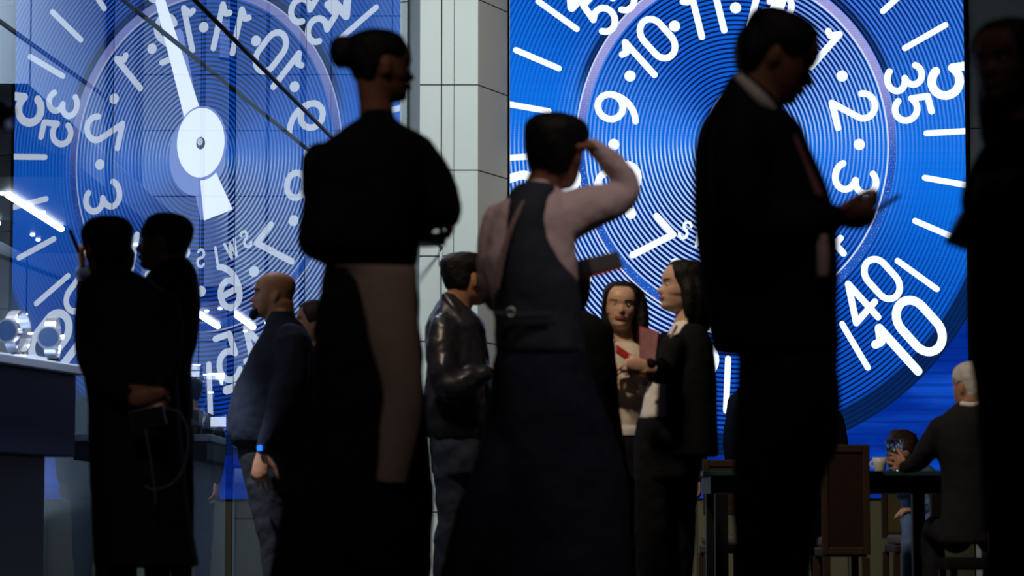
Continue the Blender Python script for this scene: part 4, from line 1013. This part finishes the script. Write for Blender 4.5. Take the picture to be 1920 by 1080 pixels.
# ---------------------------------------------------------------- table, chairs
TD = 12.6; tz = W(1500, 890, TD).z
tx0, tx1 = W(1308, 890, TD).x, W(1775, 890, TD).x
e = empty('dining_table', ((tx0+tx1)/2, TD, 0), 'long dark-topped table in front of the blue screen', 'table')
s = Soup(); s.box((tx0, TD-.35, tz-.012), (tx1, TD+.4, tz+.012)); make('table_top', s, table_mat, e, flat=True, bevel=.004)
s = Soup(); s.box((tx0+.04, TD-.28, tz-.09), (tx1-.04, TD+.33, tz-.014)); make('apron_rail', s, black_plastic, e, flat=True)
for x in (tx0+.09, tx1-.09):
    for y in (TD-.26, TD+.31):
        s = Soup(); s.box((x-.03, y-.03, 0), (x+.03, y+.03, tz-.09)); make('leg', s, black_plastic, e, flat=True, bevel=.004)
def chair(x0, x1, d, ztop, rz, lab, m_back, back_z0=.43):
    e = empty('dining_chair', ((x0+x1)/2, d, 0), lab, 'chair', None)
    w_ = x1-x0
    s = Soup(); s.box((x0+.025, d-.012, back_z0), (x1-.025, d+.012, ztop-.03)); make('back_panel', s, m_back, e, flat=True, bevel=.004)
    s = Soup()
    s.box((x0, d-.02, back_z0-.03), (x0+.03, d+.02, ztop)); s.box((x1-.03, d-.02, back_z0-.03), (x1, d+.02, ztop)); s.box((x0+.03, d-.02, ztop-.035), (x1-.03, d+.02, ztop)); s.box((x0+.03, d-.02, back_z0-.03), (x1-.03, d+.02, back_z0+.005))
    make('back_frame', s, wood_tan, e, flat=True, bevel=.004)
    y1 = d+.42*rz
    s = Soup(); s.box((x0+.01, min(d+.02*rz, y1), .40), (x1-.01, max(d+.02*rz, y1), .44)); make('seat_frame', s, wood_tan, e, flat=True, bevel=.006)
    s = Soup(); s.box((x0+.02, min(d+.03*rz, y1), .442), (x1-.02, max(d+.03*rz, y1), .49)); make('seat_cushion', s, cushion_mat, e, bevel=.015, flat=True)
    for x in (x0+.02, x1-.02):
        for y in (d, y1-.03*rz):
            s = Soup(); s.box((x-.017, y-.017, 0), (x+.017, y+.017, .40)); make('leg', s, wood_tan, e, flat=True, bevel=.003)
    return e
d = 12.15
chair(W(1540, 900, d).x, W(1630, 900, d).x, d, W(1600, 834, d).z, 1, 'red-brown wooden chair with tall solid back, right of the suit man', wood_red, .44)
d = 11.0
chair(W(1850, 900, d).x, W(1950, 900, d).x, d, W(1880, 831, d).z, -1, 'red-brown wooden chair with solid back at the right edge', wood_red, .44)
d = 13.3
chair(W(1318, 900, d).x, W(1400, 900, d).x, d, W(1350, 862, d).z, 1, 'tan wooden chair behind the table, left of the suit man', wood_tan, .62)
d = 14.1
chair(W(1652, 900, d).x, W(1718, 900, d).x, d, W(1680, 884, d).z, -1, 'olive wooden chair under the seated girl', olive, .5)

# cup and tumbler on the table
def lathe(name, prof_, m, e, c, n=28):
    s = Soup(); s.loft([[c+Vector((r_*math.cos(2*math.pi*j/n), r_*math.sin(2*math.pi*j/n), z)) for j in range(n)] for r_, z in prof_]); return make(name, s, m, e)
c = W(1650, 890, TD-.1); c.z = tz+.012; e = empty('cup', c, 'white ceramic cup on the dark table', 'cup')
k = .036
lathe('cup_body', [(.022, 0), (.026, .004), (.031, .04), (.035, .066), (.032, .066), (.028, .04), (.02, .008)], ceramic, e, c)
s = Soup(); s.tube([c+Vector((-.032-.014*math.sin(a*.52), 0, .018+.034*(a/6))) for a in range(7)], .004, 8); make('handle', s, ceramic, e)
glassm = bpy.data.materials.new('tumbler_glass'); glassm.use_nodes = True; b_ = glassm.node_tree.nodes['Principled BSDF']
b_.inputs['Transmission Weight'].default_value = 1; b_.inputs['Roughness'].default_value = .02; b_.inputs['Base Color'].default_value = (.9, .95, 1, 1)
c = W(1677, 876, TD-.22); c.z = tz+.012; e = empty('glass_tumbler', c, 'faceted glass tumbler beside the white cup', 'glass')
s = Soup(); n = 12
s.loft([[c+Vector((r_*math.cos(2*math.pi*(j+.5*(i % 2))/n), r_*math.sin(2*math.pi*(j+.5*(i % 2))/n), z)) for j in range(n)] for i, (r_, z) in enumerate(((.026, 0), (.034, .03), (.036, .07), (.040, .115), (.044, .145), (.040, .145), (.034, .09), (.030, .04), (.022, .014)))])
make('tumbler_body', s, glassm, e, flat=True)
s = Soup(); s.tube([c+Vector((0, 0, .016)), c+Vector((0, 0, .07))], .026, 16, caps=False); make('ice_water', s, glassm, e, flat=True)

# ---- seated man with grey hair
f = Fig('person', 11.6, 1800, 'seated man in grey jacket with white-grey hair, back turned, arm on the table')
f.head(1822, 722, 90, 128, 4, 0, neck=(1820, 772, .0), neckr=.06)
f.hair(hair_white, hair_fn(.03, .74, .48, .12))
f.torso('jacket', cloth_jacket, [(752, 1798, 1840, .07), (766, 1780, 1862, .11), (785, 1762, 1885, .14), (820, 1752, 1898, .15), (870, 1762, 1898, .15), (930, 1768, 1898, .15), (990, 1762, 1896, .15), (1020, 1760, 1896, .15)],
        [[(1764, 800, -.02, 22), (1742, 836, .02, 22), (1724, 862, .06, 19), (1708, 872, .10, 15), (1696, 876, .12, 13)], [(1888, 810, .05, 24), (1885, 880, .16, 22), (1855, 880, .3, 18)]], folds=(.01, .09))
f.legs(cloth_jacket, [[(1795, 1008, .0, 30), (1770, 995, .25, 28), (1750, 1000, .45, 25), (1750, 1080, .46, 22), (1750, 1185, .46, 18)], [(1860, 1008, .0, 30), (1862, 995, .25, 28), (1862, 1000, .45, 25), (1862, 1080, .46, 22), (1862, 1185, .46, 18)]])
g = Soup(); f.chain(g, [(1804, 757, -.075, 5), (1822, 760, -.09, 6), (1840, 757, -.07, 5)]); G(g, 'shirt_collar', shirt_white, f)
wr = f.P(1696, 874, .13); hand(f.body, wr, Vector((-.15, .95, .2)), Vector((-.9, .1, .1)), .8, .5, 1)
wr = f.P(1852, 874, .32); hand(f.body, wr, Vector((-.7, .6, 0)), Vector((0, 0, -1)), .9, .4, -1)
f.feet([(1750, .46), (1862, .46)], 90); f.finish(skin)
x0, x1 = W(1765, 1000, 11.6).x, W(1898, 1000, 11.6).x
e = empty('stool', ((x0+x1)/2, 11.62, 0), 'low dark stool under the seated grey-haired man', 'stool')
zs_ = W(1800, 1046, 11.6).z
s = Soup(); s.box((x0, 11.45, zs_-.05), (x1, 11.8, zs_)); make('seat', s, cloth_black, e, flat=True, bevel=.01)
for x in (x0+.03, x1-.03):
    for y in (11.48, 11.77):
        s = Soup(); s.box((x-.015, y-.015, 0), (x+.015, y+.015, zs_-.05)); make('leg', s, black_plastic, e, flat=True)

# ---- seated girl leaning over
f = Fig('person', 13.75, 1700, 'seated girl with brown hair bent over the table, blue denim jacket')
f.head(1692, 845, 68, 250, 48, -8, neck=(1712, 872, .06), neckr=.042, dy=-.05, fem=True)
def gh(s, h):
    f.chain(s, [(1706, 822, .0, 14), (1716, 838, .02, 10), (1718, 855, .02, 7)]); f.chain(s, [(1680, 818, -.02, 14), (1670, 835, -.03, 9), (1667, 850, -.03, 6)])
f.hair(hair_brown, hair_fn(.055, .84, .40, .05), gh)
f.torso('denim_jacket', cloth_denim, [(868, 1700, 1732, .07), (880, 1688, 1752, .10), (910, 1688, 1765, .12), (960, 1692, 1768, .12), (990, 1694, 1768, .12)],
        [[(1752, 900, 0, 15), (1756, 940, -.06, 14), (1738, 958, -.18, 12), (1722, 960, -.25, 10)], [(1696, 895, 0, 15), (1690, 925, -.12, 13), (1694, 905, -.28, 10)]])
f.legs(cloth_denim, [[(1710, 985, 0, 18), (1706, 978, -.2, 17), (1704, 985, -.36, 15), (1704, 1060, -.36, 13), (1704, 1150, -.36, 11)], [(1748, 985, 0, 18), (1748, 978, -.2, 17), (1748, 985, -.36, 15), (1748, 1060, -.36, 13), (1748, 1150, -.36, 11)]])
wr = f.P(1722, 960, -.27); hand(f.body, wr, Vector((-.8, -.4, .1)), Vector((0, 0, -1)), .85, .4, 1)
wr = f.P(1694, 904, -.30); hand(f.body, wr, Vector((-.2, -.5, .6)), Vector((0, -1, 0)), .85, .5, -1)
f.feet([(1704, -.36), (1748, -.36)], 268); f.finish(skin_pale)

# dark object at the left edge, close to the camera
p = W(2, 218, 6.0)
e = empty('camera_on_pole', (p.x-.03, p.y, 0), 'black blurred camera on a pole at the left picture edge', 'camera')
s = Soup(); s.box((p.x-.07, p.y-.04, p.z-.03), (p.x+.018, p.y+.04, p.z+.03)); s.tube([p+Vector((.0, -.03, 0)), p+Vector((.028, -.06, 0))], .018, 18); make('camera_body', s, black_plastic, e, flat=True, bevel=.006)
s = Soup(); s.tube([(p.x-.05, p.y, .0), (p.x-.05, p.y, p.z-.03)], .012, 10); make('pole', s, black_plastic, e)
